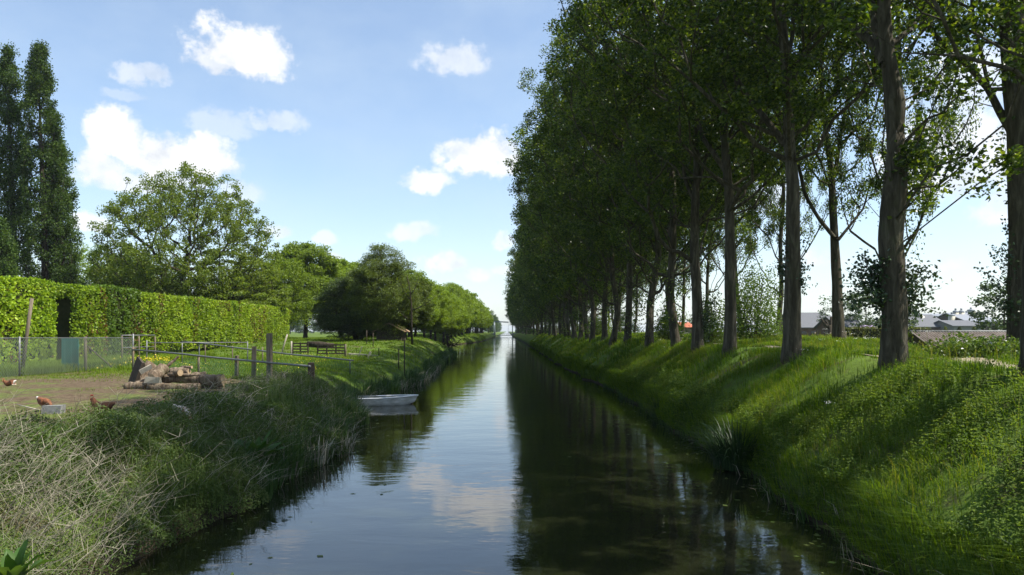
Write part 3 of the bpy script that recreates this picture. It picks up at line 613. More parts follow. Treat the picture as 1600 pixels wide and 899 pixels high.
# ------------------------------------------------------------------ hedge behind the yard
def hedge(label, y0, y1, x0=-21.5, thick=1.6, zt=4.1, dens=340, lsize=.135, leaf='hedge', patchmat=None, seed=1):
    rg = np.random.default_rng(seed); mb = MB()
    ny = max(4, int((y1 - y0) / .6)); 
    z0 = float(ground_z(x0, (y0 + y1) / 2)) - .1; Ht = 1.3 + zt
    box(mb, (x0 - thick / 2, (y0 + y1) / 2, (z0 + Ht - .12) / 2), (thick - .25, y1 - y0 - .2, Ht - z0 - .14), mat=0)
    A = (y1 - y0) * (Ht - z0); n = int(A * dens)
    yy = rg.uniform(y0, y1, n); zz = rg.uniform(z0, Ht, n); C1 = np.stack([x0 + (fbm(yy * 1.3, zz * 1.3, seed) - .5) * .45 + rg.normal(0, .06, n) - .02, yy, zz + (fbm(yy * .6, zz * 0, seed + 3) - .5) * .2 * (zz / Ht)], 1)
    n = int((y1 - y0) * thick * dens * .8); yy = rg.uniform(y0, y1, n); C2 = np.stack([x0 - rg.uniform(0, thick, n), yy, Ht + (fbm(yy * .6, yy * 0, seed + 3) - .5) * .25 + np.abs(rg.normal(0, .05, n))], 1)
    n = int((Ht - z0) * thick * dens * 1.2); C3 = np.concatenate([np.stack([x0 - rg.uniform(0, thick, n), np.full(n, e) + rg.normal(0, .07, n), rg.uniform(z0, Ht, n)], 1) for e in (y0, y1)])
    C3 = C3[~((C3[:, 1] > 34.2) & (C3[:, 1] < 37.3) & (C3[:, 2] < 4.6) & (C3[:, 0] < x0 - .2))]
    C1 = C1[rg.uniform(0, 1, len(C1)) < np.interp(C1[:, 2], [z0, z0 + .9], [.25, 1]) * np.interp(fbm(C1[:, 1] * .8, C1[:, 2] * .8, seed + 40), [.28, .4], [.8, 1])]; C = np.concatenate([C1, C2, C3]); nn = len(C); tint = np.clip(rg.uniform(0, 1, nn) * .75 + (fbm(C[:, 1] * .5, C[:, 2] * .8, seed + 7) - .3) * .7, 0, 1)
    if patchmat:
        near = (rg.uniform(0, 1, nn) < (.6 * np.exp(-np.abs(C[:, 1] - patchmat) / .25))) 
        leaves(mb, C[near], lsize, rg, 2, .8, tint=tint[near]); C, tint = C[~near], tint[~near]
    br = rg.uniform(0, 1, len(C)) < np.clip((fbm(C[:, 1] * .9, C[:, 2] * .35, seed + 50) - .6) * 3, .004, .35); leaves(mb, C[br], lsize, rg, 2, .8); C, tint = C[~br], tint[~br]
    leaves(mb, C, lsize, rg, 1, .8, tint=tint)
    return tag(mb.build('beech_hedge', [M['hedgebody'], M[leaf], M['redleaf']]), label, 'hedge', 'clipped hedges behind the yard')
hedge('tall clipped yellow green hedge left of the dark gap', 20, 35.0, zt=4.0, seed=1)
hedge('short piece of clipped hedge between the dark gap and the copper leaves', 36.6, 39.4, x0=-21.5, zt=3.95, patchmat=39.3, seed=2)
hedge('short dark green piece of hedge right of the copper leaves', 39.9, 43.2, x0=-21.6, zt=4.1, leaf='hedge_dark', patchmat=None, seed=3)
hedge('long bright clipped hedge running away to the right behind the logs', 43.3, 72.5, x0=-21.5, zt=3.95, dens=270, lsize=.14, seed=4)
# arch of twigs over the gap
g = MB(); rg = np.random.default_rng(6); n = 500
leaves(g, np.stack([-21.6 - rg.uniform(0, 1.5, n), rg.uniform(34.9, 36.7, n), 4.75 + .6 * rg.uniform(0, 1, n)], 1), .13, rg, 0, .8)
tag(g.build('hedge_arch', M['hedge']), 'leafy hedge arch over the dark narrow gap', 'hedge arch')

# ------------------------------------------------------------------ fences and yard
def ypost(mb, x, y, h, r=.04, z=None, lean=0, mat=0, sides=8):
    z = float(ground_z(x, y)) if z is None else z
    tube(mb, [(x, y, z - .2), (x + lean * .5, y, z + h * .5), (x + lean, y, z + h)], r, sides, mat)
def linkmesh(mb, a, b, h, pitch, w, mat=0, z0=.05):
    a = np.asarray(a, float); b = np.asarray(b, float); L = np.linalg.norm(b - a); d = (b - a) / L
    for sgn in (1, -1):
        for s in np.arange(-h, L + h, pitch):
            s0, s1, h0, h1 = s, s + h, 0, h
            if s0 < 0: h0 = -s0; s0 = 0
            if s1 > L: h1 = h - (s1 - L); s1 = L
            if s1 <= s0: continue
            if sgn < 0: s0, s1 = L - s0, L - s1
            p = a + d * s0; q = a + d * s1
            beam(mb, (p[0], p[1], p[2] + z0 + h0), (q[0], q[1], q[2] + z0 + h1), w, w, mat)
fz = 1.3
cl = empty('chain_link_fence', (-18.1, 27, fz)); tag(cl, 'old chain link fence with steel posts along the left of the yard', 'fence')
def loc(o, root):                                    # geometry was written in world space: keep it there under its root
    o.matrix_parent_inverse = root.matrix_world.inverted() if False else o.matrix_parent_inverse
    me = o.data; V = np.empty(len(me.vertices) * 3, np.float32); me.vertices.foreach_get('co', V); V = V.reshape(-1, 3) - np.array(root.location, np.float32); me.vertices.foreach_set('co', V.ravel()); me.update(); return o
mb = MB(); tube(mb, [(-18.1, 21, 2.78), (-18.1, 28, 2.75), (-17.6, 34.6, 2.70)], .02, 6); loc(mb.build('top_rail', M['steel'], cl), cl)
mb = MB(); linkmesh(mb, (-18.1, 21, fz), (-18.1, 27.4, fz), 1.4, .13, .007); linkmesh(mb, (-18.1, 27.4, fz), (-17.6, 34.6, fz), 1.36, .13, .007); loc(mb.build('wire_mesh', M['wire'], cl), cl)
for x, y, r in ((-18.1, 22.4, .03), (-18.1, 27.3, .035), (-17.95, 31.3, .06), (-17.6, 34.6, .04)):
    mb = MB(); ypost(mb, x, y, 1.5, r); loc(mb.build('post', M['steel'] if r < .05 else M['oldwood'], cl), cl)
mb = MB(); tube(mb, [(-17.95, 31.4, 2.4), (-17.8, 33.2, 1.35)], .03, 6); loc(mb.build('brace', M['oldwood'], cl), cl)
mb = MB(); ypost(mb, -18.9, 28.6, 3.0, .065, lean=.42); tag(mb.build('wooden_post', M['oldwood']), 'tall leaning wooden post in front of the hedge at left', 'post')
mb = MB(); 
for k in range(5): box(mb, (-18.75 + .02 * (k % 2), 31.0 + k * .0, 2.02), (.04, .1, 1.35), mat=0) if False else box(mb, (-18.95 + k * .145, 31.4 + (k % 2) * .012, 2.0), (.143, .03, 1.4))
box(mb, (-18.66, 31.46, 2.4), (.72, .04, .08)); box(mb, (-18.66, 31.46, 1.6), (.72, .04, .08))
tag(mb.build('board_door', M['teal']), 'teal painted board door behind the chain link fence', 'door')
gf = empty('gate_frame', (-18.6, 37.5, 1.3)); tag(gf, 'grey steel gate frame behind the chain link fence at the hedge foot', 'gate')
for y in (36.2, 37.4, 38.6):
    mb = MB(); ypost(mb, -19.0 + (y - 36) * .2, y, 1.45, .035); loc(mb.build('post', M['oldwood'], gf), gf)
mb = MB(); tube(mb, [(-19, 36.2, 2.8), (-18.5, 38.6, 2.8)], .03, 6); tube(mb, [(-19, 36.2, 2.2), (-18.5, 38.6, 2.2)], .02, 6); loc(mb.build('rail', M['steel'], gf), gf)

def pipefence(label, a, b, ha, hb, posts, seed, net=None):
    r = empty('pipe_fence', (a[0], a[1], 1.3)); tag(r, label, 'fence', 'pipe fences of the meadow')
    A = np.array([*a, 1.3 + ha]); B = np.array([*b, 1.3 + hb]); mb = MB(); q = np.linspace(0, 1, 7)[:, None]; pts = A + (B - A) * q; pts[:, 2] += RNG.normal(0, .012, 7)
    tube(mb, pts, .036, 8); loc(mb.build('rail', M['steel'], r), r)
    for t, h, rad, mt in posts:
        p = A + (B - A) * t; mb = MB()
        if rad > .05: box(mb, (p[0], p[1] + .13, 1.3 + h / 2 - .1), (rad * 2, rad * 2, h + .2), RNG.uniform(-.2, .2), ry=RNG.normal(0, .03), jit=.006)
        else: ypost(mb, p[0], p[1] + .05, h, rad, 1.3)
        loc(mb.build('post', M[mt], r), r)
    if net:
        mb = MB(); linkmesh(mb, (a[0], a[1] + .02, 1.3), (b[0], b[1] + .02, 1.3), min(ha, hb) - .05, .14, .006); loc(mb.build('netting', M['greenwire'], r), r)
    return r
pipefence('front steel pipe fence on square wooden posts behind the logs', (-15.9, 31.2), (-6.75, 25.2), .92, .5, [(.0, 1.05, .05, 'oldwood'), (.42, .78, .045, 'oldwood'), (.63, .8, .055, 'oldwood'), (.72, 1.15, .07, 'oldwood'), (.80, 1.62, .085, 'oldwood'), (1.0, .62, .1, 'darkwood')], 1, True)
pipefence('rear steel pipe fence sloping down to the lawn', (-16.6, 37.5), (-6.9, 33), 1.18, .36, [(0, 1.22, .03, 'steel'), (.15, 1.1, .03, 'oldwood'), (.32, 1.0, .03, 'oldwood'), (.5, .95, .03, 'oldwood'), (.98, .42, .03, 'steel')], 2, True)
pipe3 = empty('pipe_fence', (-17.4, 35.5, 1.3)); tag(pipe3, 'thin steel pipe fence running behind the two longer pipe fences', 'fence', 'pipe fences of the meadow')
mb = MB(); tube(mb, [(-17.4, 35.5, 2.45), (-13.6, 38.5, 2.42)], .025, 6); loc(mb.build('rail', M['steel'], pipe3), pipe3)
for x, y in ((-17.4, 35.5), (-15.5, 37), (-13.6, 38.5)):
    mb = MB(); ypost(mb, x, y, 1.2, .03); loc(mb.build('post', M['steel'], pipe3), pipe3)

# logs
LGp = 'logs of the wood pile'
def log(label, a, b, r0, r1, seed, z0=1.3, flat=1.0):
    rg = np.random.default_rng(seed); a = np.array(a, float); b = np.array(b, float); a[2] += z0; b[2] += z0
    q = np.linspace(0, 1, 9)[:, None]; pts = a + (b - a) * q; pts[1:-1] += rg.normal(0, r0 * .07, (7, 3)); mb = MB()
    tube(mb, pts - a, np.interp(q[:, 0], [0, 1], [r0, r1]) * (1 + rg.normal(0, .05, 9)), 14, 0, True, wob=.27, seed=seed, capmat=1)
    o = mb.build('log', [M['logbark'], M['logend']]); o.location = a; return tag(o, label, 'log', LGp)
def PL(px, py, d): p = P(px, py, d); return (p[0], p[1], p[2] - 1.3)
log('long barked log lying along the bottom front of the pile', PL(232, 606, 21.4), PL(312, 607, 21.5), .15, .15, 1)
log('short log at the bottom left of the pile beside the leaning board', PL(197, 605, 21.5), PL(228, 604, 21.5), .13, .13, 2)
log('long log across the middle of the pile below the stump', PL(255, 592, 21.9), PL(318, 593, 21.9), .13, .13, 3)
log('thick squat log at the right end of the pile', PL(316, 595, 21.8), PL(349, 594, 21.7), .18, .20, 4)
log('thin log lying at the right foot of the pile', PL(312, 608, 21.9), PL(350, 606, 22.0), .11, .1, 5)
log('thick tilted log with a dark sawn end near the top of the pile', PL(236, 594, 21.3), PL(256, 574, 21.9), .16, .17, 6)
log('pale split log standing against the board at the top of the pile', PL(222, 598, 22.0), PL(238, 570, 22.4), .14, .17, 7)
log('thin dark branch stub pointing up right behind the pile', PL(262, 572, 22.6), PL(279, 557, 22.9), .05, .035, 8)
log('log resting on the top right of the middle log', PL(266, 580, 22.3), PL(296, 581, 22.3), .12, .1, 9)
log('small grey branch on top of the pile pointing right', PL(284, 574, 22.4), PL(300, 574, 22.3), .05, .04, 10)
log('thin split log wedged between the board and the tilted log', PL(212, 601, 21.7), PL(243, 586, 21.8), .075, .06, 11)
log('short grey log end beside the tilted log on the middle log', PL(268, 583, 21.9), PL(282, 583, 21.6), .09, .1, 12)
log('slender pole lying across the top of the middle log', PL(262, 585, 21.7), PL(326, 587, 21.9), .045, .035, 13)
log('small split piece on the thick right hand log', PL(300, 586, 21.9), PL(322, 584, 22.0), .07, .06, 14)
log('short stub lying on the earth in front of the long bottom log', PL(296, 612, 21.0), PL(318, 611, 21.1), .06, .05, 15)
mb = MB(); a = P(197, 606, 21.9); b = P(226, 567, 22.5); c = (a + b) / 2; L = np.linalg.norm(b - a)
box(mb, c, (L, .85, .08), rz=.1, ry=-math.atan2(b[2] - a[2], b[0] - a[0]), rx=.55, jit=.01)
tag(mb.build('leaning_board', M['darkwood']), 'wide dark board leaning on the left of the log pile', 'board')
mb = MB(); p = P(228, 577, 21.6); box(mb, p, (.35, .06, .12), rz=.2, ry=-.5, rx=.4, jit=.01); tag(mb.build('split_plank', M['palewood']), 'pale split plank lying on the top edge of the leaning board', 'plank')
mb = MB(); p = P(240, 594, 21.0); box(mb, p, (.36, .25, .17), rz=.15, ry=.1, jit=.025); tag(mb.build('wood_block', M['palewood']), 'pale split block of wood in the middle front of the pile', 'wood block')
mb = MB(); p = P(84, 649, 15.0); box(mb, (p[0], p[1], 1.38), (.36, .22, .22), rz=.1, jit=.012); tag(mb.build('concrete_block', M['concrete']), 'grey concrete block lying beside the hen with the white tail', 'concrete block')
mb = MB(); tube(mb, [P(26, 632, 16.3), P(45, 637, 16.0), P(62, 641, 15.8)], [.008, .014, .016], 5); tag(mb.build('stick', M['palewood']), 'thin dead stick lying on the yard next to the hen', 'stick')
mb = MB(); tube(mb, [P(46, 647, 15.4), P(58, 643, 15.4), P(72, 641, 15.5)], [.02, .024, .02], 5); tag(mb.build('stick', M['darkwood']), 'short dark stick lying in front of the concrete block', 'stick')

# hens
def henmat(name, mode):
    m, nt = newmat(name); tc = nd(nt, 'ShaderNodeTexCoord'); o = tc.outputs['Object']
    n = noise(nt, 28, 4, .6, o); n2 = noise(nt, 9, 3, .6, o); sx = nd(nt, 'ShaderNodeSeparateXYZ', Vector=o).outputs
    c = ramp(nt, n.outputs['Fac'], [(.35, (.09, .03, .012)), (.65, (.22, .08, .028))])
    if mode == 'pale': c = mixc(nt, ramp(nt, n2.outputs['Fac'], [(.42, (0, 0, 0)), (.55, (1, 1, 1))]), (.30, .14, .06), (.52, .45, .36))
    tail = mth(nt, 'DIVIDE', mth(nt, 'SUBTRACT', mth(nt, 'MULTIPLY', sx['X'], -1), .15), .03, clamp=True)
    if mode == 'tail': c = mixc(nt, tail, c, (.7, .66, .58))
    if mode == 'brown': c = mixc(nt, mth(nt, 'MULTIPLY', tail, .8), c, (.09, .035, .016))
    b = nd(nt, 'ShaderNodeBsdfPrincipled', Base__Color=c, Roughness=.85); bp = nd(nt, 'ShaderNodeBump', Strength=.7, Distance=.01, Height=n.outputs['Fac']); nt.links.new(bp.outputs[0], b.inputs['Normal']); out(nt, b.outputs[0]); return m
M['comb'] = solid('comb_red', (.45, .03, .02), (.55, .06, .04), 20, .6); M['beak'] = solid('horn', (.45, .32, .10), (.55, .4, .16), 20, .5)
def hen(label, px, d, rz, mode, pose='stand', s=1.0):
    x = (px - VX) / F * d; z = float(ground_z(x, d)) + .03
    drop = .17 if pose == 'sit' else 0
    hd = {'stand': [(.16, 0, .33), (.20, 0, .42), (.225, 0, .46)], 'peck': [(.17, 0, .26), (.235, 0, .19), (.27, 0, .12)], 'sit': [(.15, 0, .32), (.18, 0, .37), (.21, 0, .40)]}[pose]
    sp = [(-.06, 0, .27), (.06, 0, .26), hd[0], hd[1], hd[2], (-.15, 0, .31), (-.23, 0, .36 if pose != 'stand' else .35), (-.28, 0, .39 if pose != 'stand' else .36)]
    rad = [.125, .125, .075, .045, .04, .085, .04, .018]
    ed = [(0, 1), (1, 2), (2, 3), (3, 4), (0, 5), (5, 6), (6, 7)]
    if pose != 'sit':
        for sd in (.055, -.055):
            i = len(sp); sp += [(.0, sd, .19), (.012, sd, .1), (-.005, sd, .012), (.06, sd, .004)]; rad += [.045, .014, .011, .009]; ed += [(0, i), (i, i + 1), (i + 1, i + 2), (i + 2, i + 3)]
    me = bpy.data.meshes.new('hen'); me.from_pydata([(a * s, b * s, (c - drop) * s) for a, b, c in sp], ed, []); me.materials.append(henmat('feathers_' + mode + pose, mode))
    o = bpy.data.objects.new('hen', me); COL.objects.link(o); sk = o.modifiers.new('skin', 'SKIN'); sk.use_smooth_shade = True
    for k, r in enumerate(rad): o.data.skin_vertices[0].data[k].radius = (r * s, r * s * (.85 if k < 2 else 1))
    o.data.skin_vertices[0].data[0].use_root = True
    sb = o.modifiers.new('sub', 'SUBSURF'); sb.levels = 2; sb.render_levels = 2
    o.location = (x, d, z); o.rotation_euler = (0, 0, rz); tag(o, label, 'hen', 'hens in the yard')
    h = np.array(hd[2]) - [0, 0, drop]; h = h * s; dn = -.6 if pose == 'peck' else -.15
    mb = MB()
    for k, (a, b2) in enumerate(((.03, .02), (.012, .03), (-.008, .026), (-.024, .016))): tube(mb, [h + [a * s, 0, .03 * s], h + [(a - .004) * s, 0, (.035 + b2) * s]], [.009 * s, .003 * s], 5)
    tube(mb, [h + [.03 * s, 0, -.02 * s], h + [.03 * s, 0, -.055 * s]], [.008 * s, .012 * s], 5); mb.build('comb', M['comb'], o)
    mb = MB(); tube(mb, [h + [.03 * s, 0, 0], h + [.075 * s, 0, dn * .05 * s]], [.014 * s, .002], 6); mb.build('beak', M['beak'], o); return o
hen('red brown hen dozing on the earth at the far left edge', 14, DG(603, 1.32), math.pi, 'tail', 'sit', .8)
hen('chestnut hen with white tail feathers pecking beside the concrete block', 69, DG(644, 1.32), R(-20), 'tail', 'peck', .78)
hen('dark brown hen standing with head up near the bank edge', 160, DG(658, 1.32), R(172), 'brown', 'stand', .95)
hen('pale buff hen pecking near the dry stems on the right of the yard', 284, DG(650, 1.32), R(-30), 'pale', 'peck')

# slatted fences, planks, shed, poles
def slat(label, x0, x1, d, h, nsl, nposts):
    r = empty('slatted_fence', (x0, d, float(ground_z((x0 + x1) / 2, d)))); tag(r, label, 'fence', 'low slatted fences on the lawn'); W = x1 - x0
    mb = MB(); 
    for k in range(nsl): box(mb, (W / 2, 0, .14 + (h - .16) * k / (nsl - 1)), (W, .03, .085), ry=RNG.normal(0, .008))
    mb.build('slat_panel', M['darkwood'], r)
    for k in range(nposts): box(mb2 := MB(), (W * k / (nposts - 1), .045, h / 2), (.09, .055, h + .1)); mb2.build('post', M['darkwood'], r)
slat('short slatted fence panel at the left near the hedge end', P(457, 0, 49)[0], P(481, 0, 49)[0], 49, .72, 4, 3)
slat('longer slatted fence panel with open middle on the lawn', P(496, 0, 48)[0], P(539, 0, 48)[0], 48, .72, 4, 4)
mb = MB(); z = float(ground_z(-13.3, 52)); tube(mb, [P(480, 538, 52), P(500, 539, 52), P(522, 540, 52)], [.2, .24, .16], 10, wob=.15); tag(mb.build('fallen_log', M['bark2']), 'dark fallen trunk lying behind the slatted fences', 'fallen trunk')
for px, h, lean, mt in ((455, 1.0, .02, 'palewood'), (438, 1.4, .45, 'palewood'), (540, .8, 0, 'oldwood')):
    mb = MB(); x = (px - VX) / F * 47; ypost(mb, x, 47, h, .05, lean=lean); tag(mb.build('wooden_post', M[mt]), {455: 'pale upright post at the left end of the short slatted fence', 438: 'pale leaning post against the end of the long hedge', 540: 'grey post at the right end of the long slatted fence'}[px], 'post')
for k, (a, b2, w, lab) in enumerate((((545, 553), (590, 556), .35, 'broad grey plank on top of the plank heap on the lawn'), ((548, 558), (596, 561), .3, 'dark plank at the bottom of the plank heap on the lawn'), ((570, 556), (596, 562), .28, 'dark crate board at the right end of the plank heap'), ((557, 564), (566, 542), .05, 'pale stick propped upright against the plank heap'), ((574, 562), (579, 550), .12, 'short pale board leaning on the plank heap'))):
    mb = MB(); dd = 46.5 - .3 * k; beam(mb, P(*a, dd), P(*b2, dd), w, .07); tag(mb.build('plank', M['palewood' if k in (0, 3, 4) else 'darkwood']), lab, 'plank', 'plank heap on the lawn')
for px, yb, yt, d, lab in ((632, 571, 532, 41, 'tall thin black pole at the lawn edge by the water'), (623, 568, 545, 42, 'short thin black pole left of the tall black pole'), (573, 540, 516, 60, 'thin pole left of the shed on the far lawn'), (583, 545, 520, 57, 'thin pole between the plank heap and the shed'), (592, 556, 544, 48, 'short dark stake right of the plank heap')):
    mb = MB(); p = P(px, yt, d); z = float(ground_z(p[0], d)); tube(mb, [(p[0], d, z - .2), (p[0], d, p[2])], .035, 6); tag(mb.build('thin_pole', M['darkwood']), lab, 'pole')
# shed
sd = 67; x0, x1 = P(588, 0, sd)[0], P(627, 0, sd)[0]; zg = float(ground_z((x0 + x1) / 2, sd)) - .05; W = x1 - x0; hw, hr = .95, 1.55
s = empty('wooden_shed', (x0, sd, zg)); tag(s, 'small dark wooden shed with a sunlit roof under the conifer', 'shed')
mb = MB(); V = [(0, 0, 0), (W, 0, 0), (W, 0, hw), (W / 2, 0, hr), (0, 0, hw), (0, 3, 0), (W, 3, 0), (W, 3, hw), (W / 2, 3, hr), (0, 3, hw)]
mb.add(V, [[0, 1, 2, 3, 4]]); mb.more([[9, 8, 7, 6, 5]], 10); mb.more([[1, 6, 7, 2], [0, 4, 9, 5]], 10)
for k in range(6): beam(mb, (.05, -.012, .12 + k * .16), (W - .05, -.012, .12 + k * .16), .02, .14)
mb.build('wall', M['darkwood'], s)
rb = MB(); ang = math.atan2(hr - hw, W / 2); 
for sg in (-1, 1):
    e = np.array([W / 2 + sg * (W / 2 + .35), 0, hw - .35 * (hr - hw) / (W / 2) + .06]); t = np.array([W / 2, 0, hr + .06])
    for k in range(8):
        y0 = -.35 + k * .47; V = np.array([e + [0, y0, 0], e + [0, y0 + .46, .02], t + [0, y0 + .46, .02], t + [0, y0, 0]]); V = np.concatenate([V, V + [0, 0, .05]]); rb.add(V, BF, tint=RNG.uniform(0, 1))
rb.build('roof', M['shedroof'], s)
# rowing boat
bt = empty('rowing_boat', (-6.55, 29.9, 0), R(11)); tag(bt, 'white weathered rowing boat moored among the reeds on the left bank', 'boat')
L = 2.75; ns = 15; mb = MB(); secs = []
for k in range(ns):
    t = k / (ns - 1); hb = .56 * (1 - max(0, (t - .42) / .58) ** 2.2) * (1 - .16 * max(0, (.42 - t) / .42)) + .012; sh = .27 + .09 * t ** 2 + .02 * (1 - t); kz = -.12 + .20 * max(0, (t - .72) / .28) ** 2
    prof = [(0, kz), (.5, kz + .015), (.8, kz + .10), (.93, kz + .24), (1, sh)]
    ring = [(-a * hb, z) for a, z in prof[::-1]] + [(a * hb, z) for a, z in prof[1:]]; secs.append([(t * L + .55 * max(0, z - kz) * max(0, (t - .6) / .4) ** 2, q, z) for q, z in ring])
S = np.array(secs); nr = S.shape[1]; ii = (np.arange(ns - 1)[:, None] * nr + np.arange(nr - 1)[None]).ravel(); Fq = np.stack([ii, ii + nr, ii + nr + 1, ii + 1], 1)
mb.add(S.reshape(-1, 3), Fq, 0, True); mb.add(S[0], [np.arange(nr)], 0)
I = S.copy(); I[:, :, 1] *= .93; I[:, :, 2] = np.maximum(I[:, :, 2] + .03 * (I[:, :, 2] < .3), -.05); mb.add(I.reshape(-1, 3), Fq[:, ::-1], 1, True); mb.add(I[0] + [.03, 0, 0], [np.arange(nr)[::-1]], 1)
mb.build('hull', [M['boat'], M['boatin']], bt)
mb = MB()
for sd_ in (0, -1): tube(mb, S[:, sd_] + [0, 0, .005], .028, 6)
tube(mb, [S[0, 0], S[0, -1]], .03, 6); mb.build('gunwale', M['whitepaint'], bt)
for t, w in ((.3, .2), (.62, .18), (.06, .3)):
    hb = .5 * (1 - max(0, (t - .42) / .58) ** 2.2); mb = MB(); box(mb, (t * L, 0, .26), (w, hb * 1.85, .03)); mb.build('seat', M['boatin'], bt)
mb = MB(); tube(mb, [(L + .0, 0, .42), (L + .03, 0, .50)], [.03, .04], 6); mb.build('bow_cleat', M['darkwood'], bt)
mb = MB(); tube(mb, [(.02, .1, .33), (-.35, .25, .2), (-.8, .3, .35), (-1.3, .5, .7)], .012, 5); mb.build('mooring_rope', M['palewood'], bt)
# fallen branch at the inlet
rg = np.random.default_rng(15); mb = MB()
for k in range(16):
    a = P(697 + rg.uniform(-8, 14), 539 + rg.uniform(-3, 2), 96); b2 = a + np.array([rg.uniform(-1.2, 2.6), rg.uniform(-.5, .8), rg.uniform(-.6, 1.4)]); m_ = (a + b2) / 2 + rg.normal(0, .2, 3); tube(mb, [a, m_, b2], [.06, .04, .015], 5)
tag(mb.build('fallen_branch', M['bark2']), 'dead twiggy branch hanging over the water at the bend', 'branch')
# bridge
by = 420; br = empty('drawbridge', (0, by, 0)); tag(br, 'white drawbridge crossing the far end of the canal', 'bridge')
mb = MB(); box(mb, (-2.2, 0, .75), (9.4, 4, .35)); 
for yy in (-1.9, 1.9): box(mb, (-2.2, yy, 1.6), (9.4, .08, .1)); [box(mb, (-6.6 + k * .98, yy, 1.25), (.07, .07, .75)) for k in range(10)]
mb.build('deck', M['bridgegrey'], br)
for x in (-9, 4.6): mb = MB(); box(mb, (x, 0, .75), (4.2, 6, 2.4)); mb.build('abutment', M['concrete'], br)
for yy in (-2.6, 2.6): mb = MB(); tube(mb, [(-7.4, yy, 1.9), (-7.45, yy, 5), (-7.5, yy, 8.4)], [.55, .42, .3], 8); mb.build('tower', M['whitepaint'], br)
mb = MB()
for yy in (-2.2, 2.2): beam(mb, (-12.2, yy, 7.5), (-7.5, yy, 8.6), .5, 1.0); beam(mb, (-7.5, yy, 8.6), (.6, yy, 8.2), .4, .55)
box(mb, (-11.6, 0, 7.6), (1.8, 4.2, 1.3)); mb.build('balance_beam', M['bridgegrey'], br)
mb = MB(); [tube(mb, [(.4, yy, 8.1), (.4, yy, 1)], .07, 5) for yy in (-2.2, 2.2)]; mb.build('lifting_rod', M['steel'], br)
for x, yy, h in ((2.8, -3, 6.5), (4.6, -2, 4.0)): mb = MB(); ypost(mb, x, by + yy, h, .3, 1.6); tag(mb.build('white_post', M['whitepaint']), 'white post standing by the right end of the bridge' if h > 5 else 'shorter white post right of the bridge', 'post')

# ------------------------------------------------------------------ the farm on the right
def house(name, label, px0, px1, d, dep, ye, yr_, wall, roof, z0=1.25, cat='barn', wins=0, group='farm buildings'):
    x0, x1 = P(px0, 0, d)[0], P(px1, 0, d)[0]; W = x1 - x0; he = P(0, ye, d)[2] - z0; hr = P(0, yr_, d + dep / 2)[2] - z0
    r = empty(name, (x0, d, z0)); tag(r, label, cat, group); mb = MB()
    V = [(0, 0, 0), (W, 0, 0), (W, dep, 0), (0, dep, 0), (0, 0, he), (W, 0, he), (W, dep, he), (0, dep, he), (0, dep / 2, hr), (W, dep / 2, hr)]
    mb.add(V, [[0, 1, 5, 4], [2, 3, 7, 6]]); mb.more([[1, 2, 6, 9, 5], [3, 0, 4, 8, 7]], 10); mb.build('wall', M[wall], r)
    rb = MB(); ov = .4; sl = (hr - he) / (dep / 2)
    for sg in (0, 1):
        ye_ = -ov if sg == 0 else dep + ov; e = he - ov * sl; V = np.array([(-ov, ye_, e), (W + ov, ye_, e), (W + ov, dep / 2, hr), (-ov, dep / 2, hr)]); V = np.concatenate([V + [0, 0, .03], V + [0, 0, .2]])
        rb.add(V, BF if sg == 0 else BF[:, ::-1])
    rb.build('roof', M[roof], r)
    for k in range(wins):
        mb = MB(); box(mb, (W * (k + .5) / wins, -.03, he * .55), (1.1, .08, .8)); mb.build('window', M['glass'], r)
    return r
house('long_barn', 'long grey roofed brick barn left of the slim poplar', 1248, 1309, 150, 14, 512, 490, 'brick', 'slate', wins=4)
house('farm_house', 'low brown brick house gable half hidden behind the slim poplar', 1312, 1348, 120, 9, 512, 496, 'brick', 'slate', wins=2)
house('farm_house', 'brown brick farmhouse right behind the burled poplar', 1405, 1452, 140, 10, 511, 494, 'brick', 'slate', wins=2)
house('long_barn', 'grey roofed barn left of the silos', 1454, 1484, 170, 16, 511, 493, 'brick', 'slate', wins=1)
house('long_barn', 'pale roofed far shed behind the barn left of the silos', 1460, 1500, 260, 20, 500, 491, 'concrete', 'paleroof')
house('long_barn', 'low grey barn in front of the silos', 1490, 1534, 165, 10, 510, 502, 'concrete', 'slate', wins=1)
house('long_barn', 'blue grey roofed barn at the right of the silos', 1512, 1560, 190, 18, 503, 490, 'darkwood', 'paleroof')
house('farm_house', 'distant red roofed house seen between the poplar trunks', 1066, 1082, 190, 9, 512, 505, 'brick', 'redroof', wins=1)
for px, w, yt, d, lab in ((1487, 10, 491, 195, 'shortest silo at the left of the group'), (1493, 9, 485, 198, 'tall silo second from the left'), (1502, 9, 485, 198, 'tall silo third from the left'), (1510, 9, 489, 200, 'shorter silo right of the two tall ones'), (1517, 12, 483, 230, 'wide silo at the right standing behind the barn')):
    p = P(px, yt, d); rr = w * d / F / 2; s = empty('silo', (p[0], d, 1.2)); tag(s, lab, 'silo', 'farm silos'); h = p[2] - 1.2
    mb = MB(); tube(mb, [(0, 0, 0), (0, 0, h * .5), (0, 0, h * .92)], rr, 18); mb.build('shell', M['silo'], s)
    mb = MB(); tube(mb, [(0, 0, h * .92), (0, 0, h * .98), (0, 0, h)], [rr * 1.03, rr * .75, rr * .15], 18); tube(mb, [(0, 0, h), (0, 0, h + .5)], .25, 8); mb.build('cap', M['paleroof'], s)
